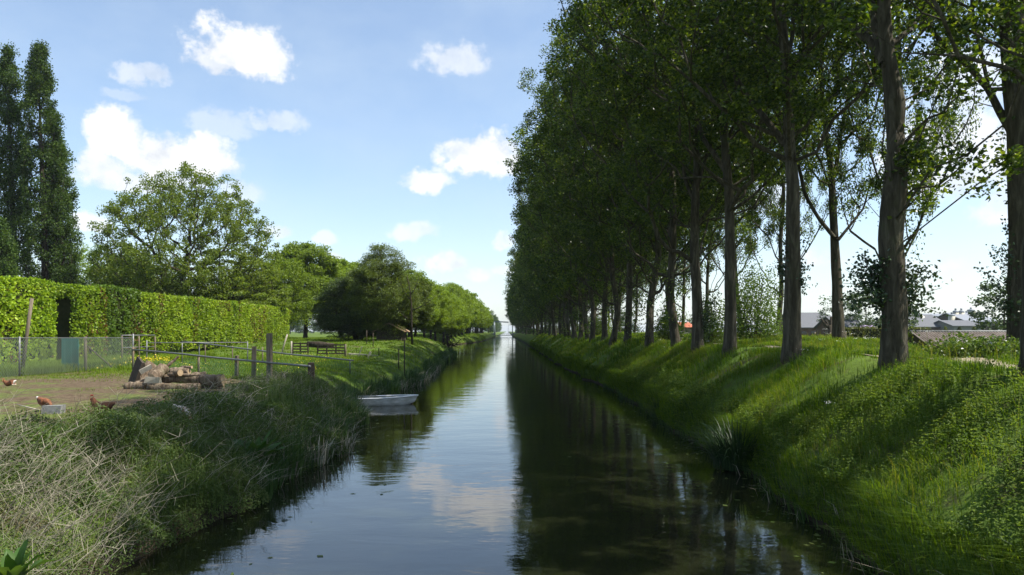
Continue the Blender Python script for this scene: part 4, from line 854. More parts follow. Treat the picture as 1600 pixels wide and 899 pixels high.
# hut with corrugated roof beyond the dike
hx0, hx1 = P(1429, 0, 46)[0], P(1568, 0, 46)[0]; W = hx1 - hx0; hz = 1.2; hut = empty('garden_hut', (hx0, 43.5, hz)); tag(hut, 'low hut with a brown corrugated roof beyond the grassy dike', 'hut')
hr = 2.96 - hz; he = hr - 1.05
mb = MB(); V = [(.1, 0, 0), (W - .1, 0, 0), (W - .1, 5, 0), (.1, 5, 0), (.1, 0, he), (W - .1, 0, he), (W - .1, 5, he), (.1, 5, he), (.1, 2.5, hr - .03), (W - .1, 2.5, hr - .03)]
mb.add(V, [[0, 1, 5, 4], [2, 3, 7, 6]]); mb.more([[1, 2, 6, 9, 5], [3, 0, 4, 8, 7]], 10); mb.build('wall', M['darkwood'], hut)
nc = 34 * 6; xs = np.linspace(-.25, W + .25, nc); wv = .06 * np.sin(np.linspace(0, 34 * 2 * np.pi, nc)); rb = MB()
for sg, ye_ in ((0, -.35), (1, 5.35)):
    e = np.stack([xs, np.full(nc, ye_), he - .13 + wv], 1); mi_ = np.stack([xs, np.full(nc, (ye_ + 2.5) / 2), (he - .13 + hr) / 2 + wv + .012], 1); t = np.stack([xs, np.full(nc, 2.5), hr + wv], 1)
    V = np.concatenate([e, mi_, t, e - [0, 0, .02], mi_ - [0, 0, .02], t - [0, 0, .02]]); k = np.arange(nc - 1); Fc = np.concatenate([np.stack([k + a, k + 1 + a, k + nc + 1 + a, k + nc + a], 1) for a in (0, nc, 3 * nc, 4 * nc)]); rb.add(V, Fc, 0, True, np.tile(np.clip(.5 + .5 * np.sin(np.linspace(0, 34 * 2 * np.pi, nc)) + RNG.uniform(-.3, .3, 34).repeat(6), -.6, 1.2), 6))  # corrugation shading painted into the tint, furrows darker; random tone per wave
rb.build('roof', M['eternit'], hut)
mb = MB(); tube(mb, [(-.3, 2.5, hr + .04), (W + .3, 2.5, hr + .04)], .07, 8); mb.build('ridge_cap', M['concrete'], hut)
# clipped hedge, topiary, shrubs, screen fence
def leafbox(name, label, cat, c, s, dens, lsize, leaf, seed, group=None):
    rg = np.random.default_rng(seed); mb = MB(); c = np.array(c, float); s = np.array(s, float); box(mb, c, s * .94)
    C = []
    for ax in range(3):
        for sg in (-1, 1):
            if ax == 2 and sg < 0: continue
            o_ = [q for q in range(3) if q != ax]; n = int(s[o_[0]] * s[o_[1]] * dens); p = np.zeros((n, 3)); p[:, ax] = sg * s[ax] / 2 + rg.normal(0, .05, n)
            for q in o_: p[:, q] = rg.uniform(-.5, .5, n) * s[q]
            C.append(p + c)
    leaves(mb, np.concatenate(C), lsize, rg, 1); return tag(mb.build(name, [M['hedgebody'], M[leaf]]), label, cat, group)
p0, p1 = P(1322, 0, 60)[0], P(1458, 0, 60)[0]; leafbox('clipped_hedge', 'low olive clipped hedge beyond the dike left of the hut', 'hedge', ((p0 + p1) / 2, 61, 2.2), (p1 - p0, 1.2, 2.1), 90, .18, 'clip', 21)
for px, lab in ((1477, 'yellow green clipped cone left of the dark cone'), (1499, 'dark clipped cone between two yellow green ones'), (1522, 'yellow green clipped cone right of the dark cone')):
    d = 90; x = P(px, 0, d)[0]; rg = np.random.default_rng(int(px)); mb = MB(); tube(mb, [(0, 0, 0), (0, 0, 1.4), (0, 0, 2.2)], [.85, .45, .1], 12)
    n = 900; q = rg.uniform(0, 1, n) ** 1.6; a = rg.uniform(0, 6.28, n); rr = .95 * (1 - q) + .06; leaves(mb, np.stack([rr * np.cos(a), rr * np.sin(a), q * 2.3], 1), .16, rg, 1)
    o = mb.build('topiary_cone', [M['hedgebody'], M['conifer'] if px == 1499 else M['topiary']]); o.location = (x, d, 1.25); tag(o, lab, 'topiary', 'topiary cones')
def shrub(name, label, c, rx, ry, h, n, lsize, leaf, seed, flowers=None, nf=0, cat='shrub', group=None, fs=.08, stems=True, pz=.45):
    rg = np.random.default_rng(seed); c = np.array(c, float); q = unit(n, rg); q[:, 2] = np.abs(q[:, 2]); k = (rg.uniform(.12, 1, n) ** pz)[:, None]; nz = (1 + .5 * (fbm(q[:, 0] * 3 + 4, q[:, 1] * 3 + q[:, 2] * 2, seed) - .5) * 2)[:, None]
    C = q * k * nz * [rx, ry, h]; mb = MB()
    if stems:
        b_ = C[:: max(1, n // 60)]; A_ = b_ * [.25, .25, 0]; frustums(mb, A_, b_, np.full(len(b_), .015), np.full(len(b_), .004), 4)
    leaves(mb, C, lsize, rg, 1, .7)
    if nf:
        q = unit(nf, rg); q[:, 2] = np.abs(q[:, 2]); leaves(mb, q * [rx, ry, h] * rg.uniform(.85, 1.08, (nf, 1)), fs, rg, 2, .9, up=2)
    o = mb.build(name, [M['bark2'], M[leaf], M[flowers or 'white']]); o.location = c; return tag(o, label, cat, group)
shrub('lilac_shrub', 'lilac flowering shrub in the farm garden behind the hedge', (*P(1357, 0, 95)[:2], 1.3), 2.2, 1.4, 2.4, 1500, .2, 'bush', 31, 'lilac', 900, fs=.22)
mb = MB(); r = empty('screen_fence', (P(1250, 0, 56)[0], 56, 1.3)); tag(r, 'dark fence with green netting beyond the dike left of slim poplar', 'fence'); W = P(1322, 0, 56)[0] - P(1250, 0, 56)[0]
box(mb, (W / 2, 0, 1.25), (W, .04, .55)); mb.build('upper_panel', M['darkwood'], r); mb = MB(); box(mb, (W / 2, 0, .72), (W, .03, .46)); mb.build('netting', M['teal'], r)
for k in range(4): mb = MB(); tube(mb, [(W * k / 3, .06, -.2), (W * k / 3, .06, 1.65)], .05, 6); mb.build('post', M['oldwood'], r)
# pollard
mb = MB(); d = 80; b0 = P(1298, 520, d); b0[2] = 1.3; tube(mb, [(0, 0, 0), (0, 0, 1.3), (-.1, 0, 2.4)], [.28, .22, .2], 8, wob=.2)
for dx, h in ((-1, 3.1), (-.5, 2.9), (.1, 3.3), (-.75, 2.7)): tube(mb, [(0, 0, 2.1), (dx * .6, .1, 2.4), (dx, .1, h)], [.16, .13, .12], 7, wob=.2)
o = mb.build('pollard_tree', M['bark2']); o.location = b0; tag(o, 'bare pollarded tree stump with knobbly arms left of slim poplar', 'tree')
m = solid('rapeseed', (.22, .28, .02), (.5, .45, .02), .9, .9)
mb = MB(); box(mb, (75, 310, 1.55), (110, 120, 1.5)); tag(mb.build('rapeseed_field', m), kind='structure')
mb = MB(); box(mb, (115, 118, 1.33), (70, 30, .12)); tag(mb.build('garden_lawn', M['topiary'] if False else solid('bright_lawn', (.12, .2, .02), (.2, .28, .03), 1, .95)), kind='structure')
# shrubs on the dike
shrub('bramble_shrub', 'dark bramble shrub with white flower heads below the hut at right', (*P(1535, 560, 16)[:2], float(ground_z(P(1535, 0, 16)[0], 16))), 1.25, .9, .5, 4200, .075, 'bush', 41, 'white', 24, fs=.06)
shrub('bramble_shrub', 'dark leafy shrub at the foot of the ivy clad poplar', (13.2, 19.0, float(ground_z(13.2, 19))), 1.0, .9, .6, 3600, .08, 'ivy', 42)
shrub('sucker_shrub', 'leafy sucker shrub between the straight poplars left of the hump', (*P(1178, 0, 37)[:2], 2.6), 1.5, 1.2, 4.0, 6500, .11, 'bush', 43)
shrub('sucker_shrub', 'pale green sucker shrub beside the pale barked poplar', (*P(1110, 0, 34)[:2], 2.45), .9, .8, 2.3, 2800, .11, 'bush', 44)
shrub('sucker_shrub', 'small sucker shrub seen between trunks left of the red roofed house', (*P(1045, 0, 45)[:2], 2.5), 1.0, .9, 2.0, 2200, .12, 'bush', 45)
shrub('sucker_shrub', 'yellow green sucker shrub deep between the distant trunks', (*P(940, 0, 85)[:2], 2.5), 1.5, 1.2, 3.0, 1800, .18, 'lime', 46)

def weeds(mb, B, h, L, rg, K=6, mat=0, wr=.5, tint=None):
    n = len(B); a0 = rg.uniform(0, 6.28, n); ln = rg.normal(0, .18, (n, 2)); h = h * rg.uniform(.6, 1.2, n); t0 = rg.uniform(.1, .8, n) if tint is None else tint
    top = B + np.stack([ln[:, 0] * h, ln[:, 1] * h, h], 1); frustums(mb, B, top, np.full(n, .004), np.full(n, .002), 3, mat, np.repeat(t0 * .6, 6))
    for k in range(K):
        q = (k + 1) / K; p = B + (top - B) * (.15 + .85 * q)
        for sg in (0, math.pi):
            a = a0 + k * 1.57 + sg + rg.normal(0, .25, n); l = (L * (1.15 - .65 * q) * rg.uniform(.6, 1.25, n) * (.55 if k == 0 else 1))[:, None]; dn = rg.uniform(-.15, .55, n)[:, None]
            o_ = np.stack([np.cos(a), np.sin(a), 0 * a], 1); sd_ = np.stack([-np.sin(a), np.cos(a), 0 * a], 1); up = np.array([[0, 0, 1.]])
            V = np.stack([p, p + o_ * l * .45 + sd_ * l * wr * .5 + up * l * .1, p + o_ * l - up * l * dn, p + o_ * l * .45 - sd_ * l * wr * .5 + up * l * .1], 1).reshape(-1, 3)
            mb.add(V, np.arange(4 * n).reshape(n, 4), mat, False, np.repeat(np.clip(t0 + .35 * (q - .5) + rg.normal(0, .1, n), 0, 1), 4))
# ------------------------------------------------------------------ ground vegetation
def pts_band(n, y0, y1, o0, o1, side, rg, pw=1.0):
    y = y0 + (y1 - y0) * rg.uniform(0, 1, n) ** pw; o = rg.uniform(o0, o1, n)
    x = edgeR(y) + o if side > 0 else edgeL(y) - o
    return np.stack([x, y, ground_z(x, y)], 1), o
# right bank grass
rg = np.random.default_rng(50); mb = MB()
for y0, y1, n, L, w, o1 in ((3, 12, 60000, .30, .0085, 13), (12, 22, 85000, .32, .011, 14), (22, 40, 80000, .34, .018, 14), (40, 75, 50000, .38, .032, 14), (75, 160, 30000, .42, .07, 12)):
    B, o = pts_band(n, y0, y1, .12, o1, 1, rg); dens = fbm(B[:, 0] * .55, B[:, 1] * .55, 60)
    onpath = (o > 4.0) & (o < 4.75) & (rg.uniform(0, 1, n) < .93); keep = (rg.uniform(0, 1, n) < np.clip((dens - .3) * 4.5, .05, 1)) & ~onpath; B = B[keep]; o = o[keep]
    big = fbm(B[:, 0] * .45 + 9, B[:, 1] * .45, 63); ln = L * (.3 + 1.35 * big ** 1.2) * np.interp(o, [0, 2.5, 3.8, 5.2, 6], [.8, 1, .6, .6, 1.1])
    ld = np.stack([np.where(o < 2.8, -.14, 0.0) + rg.normal(0, .1, len(B)), rg.normal(0, .1, len(B)), np.zeros(len(B))], 1)
    blades(mb, B, ln, w, rg, .35, ld, tint=np.clip(rg.uniform(0, .6, len(B)) + (fbm(B[:, 0] * .8, B[:, 1] * .8, 66) - .45) * 1.3 + (rg.uniform(0, 1, len(B)) < .06) * .6, 0, 1))
    k = rg.uniform(0, 1, len(B)) < .012; blades(mb, B[k], .62, w * .6, rg, .25, tint=np.full(k.sum(), 1.))
for y0, y1, n, L, w in ((5, 22, 9000, .34, .01), (22, 50, 9000, .42, .02), (50, 150, 9000, .6, .06)):
    B, o = pts_band(n, y0, y1, -.02, .42, 1, rg); cl = fbm(B[:, 1] * .45, B[:, 1] * 0, 68); B[:, 2] = np.maximum(B[:, 2], .1); blades(mb, B, L * (.45 + 1.1 * cl), w, rg, .35, np.tile([[-.45, 0, 0]], (n, 1)), tint=rg.uniform(0, .7, n), curl=.8)
tag(mb.build('bank_grass', M['grass']), kind='stuff')
# left lawn grass
rg = np.random.default_rng(51); mb = MB()
for y0, y1, n, L, w, o0, o1 in ((26, 45, 50000, .11, .02, 1, 16), (45, 100, 36000, .17, .05, .3, 22), (100, 260, 14000, .35, .14, .1, 16), (6, 30, 12000, .13, .014, 2.3, 13)):
    B, o = pts_band(n, y0, y1, o0, o1, -1, rg); keep = rg.uniform(0, 1, n) < .3 + fbm(B[:, 0] * .5, B[:, 1] * .5, 70)
    if y0 == 6: keep &= fbm(B[:, 0] * .6, B[:, 1] * .6, 72) > .63
    B = B[keep]; blades(mb, B, L * (.5 + fbm(B[:, 0] * .3, B[:, 1] * .3, 71)), w, rg, .4)
# rank grass under the chain link fence and hedge foot
n = 22000; yy = rg.uniform(21, 46, n); xx = rg.uniform(-21, -18.2, n); B = np.stack([xx, yy, ground_z(xx, yy)], 1); blades(mb, B, .5, .02, rg, .35)
n = 9000; yy = rg.uniform(30, 46, n); xx = rg.uniform(-19, -8, n); B = np.stack([xx, yy, ground_z(xx, yy)], 1); blades(mb, B, .3, .02, rg, .35)
tag(mb.build('meadow_grass', M['lawn']), kind='stuff')
# reed fringe
rg = np.random.default_rng(52); mb = MB()
for y0, y1, n, L, w in ((13, 30, 5200, .75, .016), (30, 62, 5000, .7, .026), (62, 98, 2500, .7, .05)):
    B, o = pts_band(n, y0, y1, -.28, .5, -1, rg); B[:, 2] = np.maximum(B[:, 2], -.05); keep = rg.uniform(0, 1, n) < fbm(B[:, 1] * .6, B[:, 1] * 0, 80) * 1.8 - .25; B = B[keep]
    if y0 == 13: pass
    keep = ~((B[:, 1] > 28.6) & (B[:, 1] < 31.0) & (B[:, 0] > -6.3)); B = B[keep]
    blades(mb, B, L, w, rg, .22, np.tile([[.12, 0, 0]], (len(B), 1)), tint=rg.uniform(0, 1, len(B)))
n = 900; B, o = pts_band(n, 14, 60, -.3, .25, -1, rg); B[:, 2] = np.maximum(B[:, 2], -.02); blades(mb, B, .5, .02, rg, .6, np.tile([[.4, 0, 0]], (n, 1)), mat=1)
n = 60; B, o = pts_band(n, 5, 17, -.3, .2, 1, rg); B[:, 2] = np.maximum(B[:, 2], -.02); blades(mb, B, .36, .012, rg, .5, np.tile([[-.35, 0, 0]], (n, 1)), mat=1)
n = 2500; B, o = pts_band(n, 5, 40, -.15, .4, 1, rg); B[:, 2] = np.maximum(B[:, 2], -.02); blades(mb, B, .45, .014, rg, .35, np.tile([[-.3, 0, 0]], (n, 1)), mat=0)
tag(mb.build('reed_fringe', [M['reed'], M['dry']]), kind='stuff')
# left undergrowth: bulging mounds of weeds
def mound(x, y): return .08 + 1.25 * np.clip(fbm(x * .95, y * .95, 91, 2) - .22, 0, 1) ** 1.1 * np.interp(y, [15, 20], [1, .5])
rg = np.random.default_rng(53); mb = MB()
for y0, y1, n, ls, o0, o1 in ((3.5, 9.5, 75000, .034, .05, 3.4), (9.5, 15, 50000, .042, .05, 2.6), (15, 27, 50000, .06, .05, 2.8)):
    B, o = pts_band(n, y0, y1, o0, o1, -1, rg); hm = mound(B[:, 0], B[:, 1]) * np.interp(o, [0, .4, 1.2, 2.4, 3.4], [.3, .7, 1, .85, .2]); B[:, 2] += hm * rg.uniform(.15, 1, n) ** .6
    B[:, 0] += np.interp(o, [0, .8], [.25, 0]); tint = np.clip(rg.uniform(0, .8, n) + (fbm(B[:, 0] * 1.2, B[:, 1] * 1.2, 95) - .45) * .8, 0, 1); leaves(mb, B, ls, rg, 0, .6, up=.6, tint=tint)
for y0, y1, n, L, h, o1 in ((3.5, 10, 900, .06, .42, 2.6), (9.5, 16, 900, .075, .5, 2.6), (15, 27, 900, .085, .55, 2.8)):
    B, o = pts_band(n, y0, y1, .05, o1, -1, rg); cl = fbm(B[:, 0] * .9, B[:, 1] * .9, 99); B = B[cl > .46]; weeds(mb, B + [0, 0, .1], h, L, rg)
n = 9000; B, o = pts_band(n, 8, 27, .0, 2.6, -1, rg); B = B[(o < 2.0) | (B[:, 1] < 13)]; cl = fbm(B[:, 0] * .7, B[:, 1] * .7, 93); B = B[cl > .5]; blades(mb, B, .75, np.interp(B[:, 1], [8, 27], [.008, .017]), rg, .25)
tag(mb.build('undergrowth', M['under']), kind='stuff')
# dead stems over it
rg = np.random.default_rng(54); mb = MB(); n = 3600
y = np.concatenate([rg.uniform(3.6, 10.2, 2200), rg.uniform(9.5, 26, n - 2200)]); o = rg.uniform(.05, 3.2, n); x = edgeL(y) - o; z = ground_z(x, y)
cl = fbm(x * .9, y * .9, 97); keep = rg.uniform(0, 1, n) < np.clip((cl - .3) * 3.2, .08, 1); x, y, z = x[keep], y[keep], z[keep]; n = len(x)
az = -.2 + (fbm(x * .55, y * .55, 98) - .5) * 5 + rg.normal(0, .38, n); ln = rg.uniform(.45, 1.25, n) * np.interp(y, [9, 12, 16, 20], [1, .72, .72, .5]); rise = rg.uniform(.45, 1.25, n); ts = np.linspace(0, 1, 6)
hx = np.cos(az) * ln * .8; hy = np.sin(az) * ln * .6 - .05
PT = np.stack([np.stack([x + hx * t ** 1.4, y + hy * t ** 1.3, z + rise * ln * (1.25 * t - .45 * t * t)], 1) for t in ts], 1); PT[:, 1:] += np.cumsum(rg.normal(0, .026, PT[:, 1:].shape), 1)
wd = np.where(rg.uniform(0, 1, n) < .25, .0048, .0026) * np.interp(y, [4, 12, 26], [.9, 1.2, 2.0]); tn = np.clip(rg.uniform(0, 1, n), 0, 1)
for k in range(5): frustums(mb, PT[:, k], PT[:, k + 1], wd * (1 - .13 * k), wd * (1 - .13 * (k + 1)), 3, 0, np.repeat(tn, 6))
# side twigs
for q in range(3):
    k = rg.integers(2, 5, n); a = PT[np.arange(n), k]; b2 = a + rg.normal(0, .11, (n, 3)) + [0, 0, .07]; frustums(mb, a, b2, wd * .6, wd * .35, 3, 0, np.repeat(tn, 6))
tag(mb.build('dead_stems_undergrowth', M['dry']), kind='stuff')
# right near herbs (nettles and cow parsley)
rg = np.random.default_rng(55); mb = MB()
for y0, y1, n, ls, o0, o1 in ((3, 9.6, 12000, .035, .05, 4.2), (9.6, 14, 5000, .04, .02, 1.8), (14, 34, 16000, .07, .0, .8)):
    B, o = pts_band(n, y0, y1, o0, o1, 1, rg); cl = fbm(B[:, 0] * .9, B[:, 1] * .9, 110); keep = rg.uniform(0, 1, n) < np.clip((cl - .42) * 5, 0, 1); B = B[keep]; cl = cl[keep]
    B[:, 2] += (.12 + 1.7 * (cl - .42)) * rg.uniform(.1, 1, len(B)) ** .6; leaves(mb, B, ls, rg, 0, .6, up=.8)
for y0, y1, n, L, h, o0, o1, th in ((4, 9.8, 2600, .085, .42, .05, 4.4, .40), (9.8, 15, 900, .085, .36, .02, 2.6, .46), (9.8, 24, 900, .08, .32, 1.5, 12, .58), (14, 40, 1200, .10, .4, .0, 1.0, .35)):
    B, o = pts_band(n, y0, y1, o0, o1, 1, rg); cl = fbm(B[:, 0] * .8, B[:, 1] * .8, 112); B = B[cl > th]; cl = cl[cl > th]; weeds(mb, B, h * (.55 + 2.2 * (cl - th)), L, rg)
tag(mb.build('bank_herbs', M['herb']), kind='stuff')
# cow parsley flowers
rg = np.random.default_rng(56); mb = MB()
for y0, y1, o0, o1, n in ((12, 24, 4.6, 11, 40), (14, 32, 2.4, 4, 30), (24, 60, 2, 9, 80), (8, 13, .6, 3, 4)):
    B, o = pts_band(n, y0, y1, o0, o1, 1, rg); cl = fbm(B[:, 0] * .5, B[:, 1] * .5, 120); B = B[cl > .47]
    for p in B:
        h = rg.uniform(.35, .7); t = p + [rg.normal(0, .06), rg.normal(0, .06), h]; frustums(mb, p[None], t[None], np.array([.004]), np.array([.003]), 3)
        k = int(rg.integers(8, 18)); leaves(mb, t + rg.normal(0, 1, (k, 3)) * [.055, .055, .012], .026, rg, 1, 1., up=3)
        leaves(mb, p + rg.normal(0, 1, (10, 3)) * [.08, .08, .05] + [0, 0, h * .5], .05, rg, 0)
tag(mb.build('cow_parsley_flowers', [M['herb'], M['white']]), kind='stuff')
rg = np.random.default_rng(58); mb = MB(); n = 700; yy = 6 + 60 * rg.uniform(0, 1, n) ** 1.6; e = rg.exponential(.55, n); sd_ = rg.uniform(0, 1, n) < .5
xx = np.where(sd_, edgeL(yy) + .1 + e, edgeR(yy) - .1 - e); a = rg.uniform(0, 6.28, n); l = rg.uniform(.02, .07, n)[:, None]; u = np.stack([np.cos(a), np.sin(a), 0 * a], 1); v = np.stack([-np.sin(a), np.cos(a), 0 * a], 1); c = np.stack([xx, yy, np.full(n, .006)], 1); k = rg.uniform(.25, .8, n)[:, None]
mb.add(np.stack([c - u * l, c + v * l * k, c + u * l, c - v * l * k], 1).reshape(-1, 3), np.arange(4 * n).reshape(n, 4), 0, False, np.repeat(rg.uniform(0, 1, n), 4)); tag(mb.build('floating_leaves', M['under']), kind='stuff')
# yellow flowers in the meadow
rg = np.random.default_rng(57); mb = MB(); n = 700; yy = rg.uniform(30, 46, n); xx = rg.uniform(-18, -8, n); k = (fbm(xx * .4, yy * .4, 130) > .52); xx, yy = xx[k], yy[k]
leaves(mb, np.stack([xx, yy, ground_z(xx, yy) + rg.uniform(.15, .32, len(xx))], 1), .05, rg, 0, 1., up=1)
n = 260; leaves(mb, np.stack([rg.normal(-17.6, .5, n), rg.normal(36.3, .9, n), 1.62 + rg.normal(0, .08, n)], 1), .07, rg, 0, 1., up=1)
tag(mb.build('yellow_flowers', M['yellow']), kind='stuff')
# sedge clump on the right water edge and reed tufts
def tuft(name, label, c, n, L, w, leaf, seed, spread=.35, lean=.45, cat='plant', group=None, extra=None):
    rg = np.random.default_rng(seed); mb = MB(); a = rg.uniform(0, 6.28, n); r = spread * np.sqrt(rg.uniform(0, 1, n)); bx = np.stack([r * np.cos(a), r * np.sin(a), 0 * a], 1)
    A = []; ts = np.linspace(0, 1, 6); out_ = np.stack([np.cos(a), np.sin(a), 0 * a], 1); ln = L * rg.uniform(.55, 1.15, n); le = np.abs(rg.normal(lean, .22, n))
    for t in ts: A.append(bx + out_ * (le * ln * t ** 1.8)[:, None] + np.array([0, 0, 1.])[None] * (ln * (t - .42 * le * t ** 2.6 * 1.6))[:, None])
    A = np.stack(A, 1); sd_ = np.stack([-np.sin(a), np.cos(a), 0 * a], 1); ww = w * np.array([.6, 1, 1, .85, .55, .05])
    V = np.stack([A - sd_[:, None] * ww[None, :, None] / 2, A + sd_[:, None] * ww[None, :, None] / 2], 2).reshape(-1, 3); i = np.arange(n)[:, None] * 12
    Fc = np.concatenate([i + np.array([[2 * k, 2 * k + 1, 2 * k + 3, 2 * k + 2]]) for k in range(5)]); mb.add(V, Fc, 0, True, np.repeat(rg.uniform(0, 1, n), 12))
    o = mb.build(name, M[leaf]); o.location = c; return tag(o, label, cat, group)
p = P(1148, 735, DG(738, 0)); tuft('sedge_clump', 'big arching sedge clump at the right water edge', (p[0] + .15, p[1] + .3, .05), 420, 1.25, .028, 'iris', 61, .55, .55)
tuft('sedge_clump', 'smaller sedge clump further along the right water edge', (float(edgeR(25.2)) + .1, 25.2, .05), 160, .8, .026, 'iris', 62, .35, .4)
tuft('reed_clump', 'upright green reed clump between the dock plant and the boat', (float(edgeL(19.5)) - .15, 19.5, 0), 160, 1.05, .022, 'reed', 63, .45, .22)
tuft('reed_clump', 'dark reed clump hiding the stern of the boat', (-6.1, 28.6, 0), 180, .8, .026, 'reed', 64, .5, .25)
tuft('reed_clump', 'dark reed clump behind the bow of the boat', (-5.6, 34.5, 0), 200, .85, .03, 'reed', 65, .6, .2)
tuft('dead_reed_clump', 'bleached dead reed bundle leaning over the left water edge', (float(edgeL(16.6)) + .05, 16.6, .02), 60, .7, .03, 'dry', 66, .3, .35)
tuft('reed_clump', 'green reed clump just left of the dead reed bundle', (float(edgeL(15.4)) - .1, 15.4, 0), 130, .9, .02, 'reed', 68, .4, .22)
tuft('reed_clump', 'green reed clump at the water edge between the dead reeds and the boat', (float(edgeL(22.5)) - .1, 22.5, 0), 170, 1.0, .024, 'reed', 69, .5, .22)
tuft('dead_reed_clump', 'bleached reed stubble at the waterline short of the boat', (float(edgeL(25.5)) + .05, 25.5, .02), 60, .55, .03, 'dry', 70, .5, .3)
tuft('dead_reed_clump', 'small bleached reed tuft right of the larger dead bundle', (float(edgeL(18.3)) + .1, 18.3, .02), 30, .5, .025, 'dry', 67, .2, .5)
def dock(label, c, n, L, W, seed):
    rg = np.random.default_rng(seed); mb = MB()
    for k in range(n):
        a = k * 2.4 + rg.normal(0, .2); le = rg.uniform(.25, .85); l = L * rg.uniform(.7, 1.1); w = W * rg.uniform(.7, 1.1); ts = np.linspace(0, 1, 8); ou = np.array([math.cos(a), math.sin(a), 0]); sd_ = np.array([-math.sin(a), math.cos(a), 0])
        ax = np.array([ou * l * le * t ** 1.5 + np.array([0, 0, l * (t - .45 * le * t ** 2.2)]) for t in ts]); ww = w * np.array([.06, .08, .55, .95, 1, .8, .45, .03]); wv = .12 * w * np.sin(ts * 14 + rg.uniform(0, 6))
        V = np.stack([ax - sd_ * ww[:, None] / 2 + [0, 0, 1] * (np.abs(ww) * .25 + wv)[:, None], ax, ax + sd_ * ww[:, None] / 2 + [0, 0, 1] * (np.abs(ww) * .25 - wv)[:, None]], 1).reshape(-1, 3)
        Fc = [[3 * i + j, 3 * i + j + 1, 3 * i + j + 4, 3 * i + j + 3] for i in range(7) for j in range(2)]; mb.add(V, Fc, 0, True, rg.uniform(0, 1))
    o = mb.build('dock_plant', M['dock']); o.location = c; return tag(o, label, 'plant', 'broad leaved dock plants')
p = P(20, 900, 6.2); dock('broad leaved dock plant in the bottom left corner', (p[0], 6.2, p[2] - .16), 12, .46, .14, 71)
yy = 14.4; dock('large dark dock plant overhanging the water in the shade', (float(edgeL(yy)) - .25, yy, .2), 22, .95, .22, 72)

# ------------------------------------------------------------------ light, sky, camera
SUN_EL, SUN_AZ = R(57), R(98)                       # azimuth clockwise from +Y (the canal's direction)
sun = bpy.data.lights.new('sun', 'SUN'); sun.energy = 5.0; sun.angle = R(.53); sun.color = (1, .95, .86); so = bpy.data.objects.new('sun', sun); COL.objects.link(so)
sv = Vector((math.sin(SUN_AZ) * math.cos(SUN_EL), math.cos(SUN_AZ) * math.cos(SUN_EL), math.sin(SUN_EL))); so.rotation_euler = sv.to_track_quat('Z', 'Y').to_euler()
w = bpy.data.worlds.new('World'); SC.world = w; w.use_nodes = True; nt = w.node_tree; nt.nodes.clear()
sky = nd(nt, 'ShaderNodeTexSky', _sky_type='NISHITA', _sun_disc=False, _sun_elevation=SUN_EL, _sun_rotation=SUN_AZ); sky.air_density = 1.0; sky.dust_density = .6; sky.ozone_density = 1.2
geo = nd(nt, 'ShaderNodeTexCoord'); xyz = nd(nt, 'ShaderNodeSeparateXYZ', Vector=geo.outputs['Generated']).outputs
az = mth(nt, 'ARCTAN2', xyz['X'], xyz['Y']); hyp = mth(nt, 'SQRT', mth(nt, 'ADD', mth(nt, 'MULTIPLY', xyz['X'], xyz['X']), mth(nt, 'MULTIPLY', xyz['Y'], xyz['Y'])))
el = mth(nt, 'DIVIDE', xyz['Z'], mth(nt, 'ADD', hyp, 1e-4))
vec = nd(nt, 'ShaderNodeCombineXYZ', X=az, Y=el, Z=0.0).outputs[0]
n1 = noise(nt, 17, 7, .6, vec); n2 = noise(nt, 6.5, 5, .55, vec, (1, 1.6, 1)); n3 = noise(nt, 55, 6, .62, vec)
sc1 = nd(nt, 'ShaderNodeSeparateColor', Color=n1.outputs['Color']).outputs
waz = mth(nt, 'ADD', az, mth(nt, 'MULTIPLY', mth(nt, 'SUBTRACT', sc1[0], .5), .055)); wel = mth(nt, 'ADD', el, mth(nt, 'MULTIPLY', mth(nt, 'SUBTRACT', sc1[1], .5), .045))
CL = [(372, 92, 80, 50, 1), (330, 100, 48, 28, .8), (420, 95, 32, 34, .85), (228, 120, 42, 18, .5), (200, 146, 30, 12, .22), (185, 222, 44, 48, 1), (250, 248, 75, 44, 1), (318, 252, 55, 42, .95), (155, 268, 50, 32, .8), (220, 285, 110, 24, .7), (375, 300, 40, 26, .4),
      (345, 200, 55, 26, .32), (438, 193, 42, 19, .42), (712, 98, 50, 30, .55), (752, 245, 60, 38, .95), (790, 262, 34, 24, .8), (720, 235, 36, 24, .8), (668, 283, 40, 18, .8), (648, 360, 36, 18, .6), (700, 416, 30, 24, .8), (735, 432, 38, 16, .6), (142, 354, 34, 16, .75), (432, 357, 22, 14, .6),
      (512, 375, 18, 12, .5), (515, 404, 24, 10, .6), (785, 380, 18, 14, .6), (790, 424, 26, 12, .5), (1490, 250, 130, 95, .75), (1570, 320, 70, 50, .6), (1285, 404, 40, 18, .6), (1500, 140, 90, 60, .6), (1180, 300, 70, 50, .5), (1000, 200, 70, 40, .6), (1440, 420, 60, 14, .3)]
dens = None; shade = None
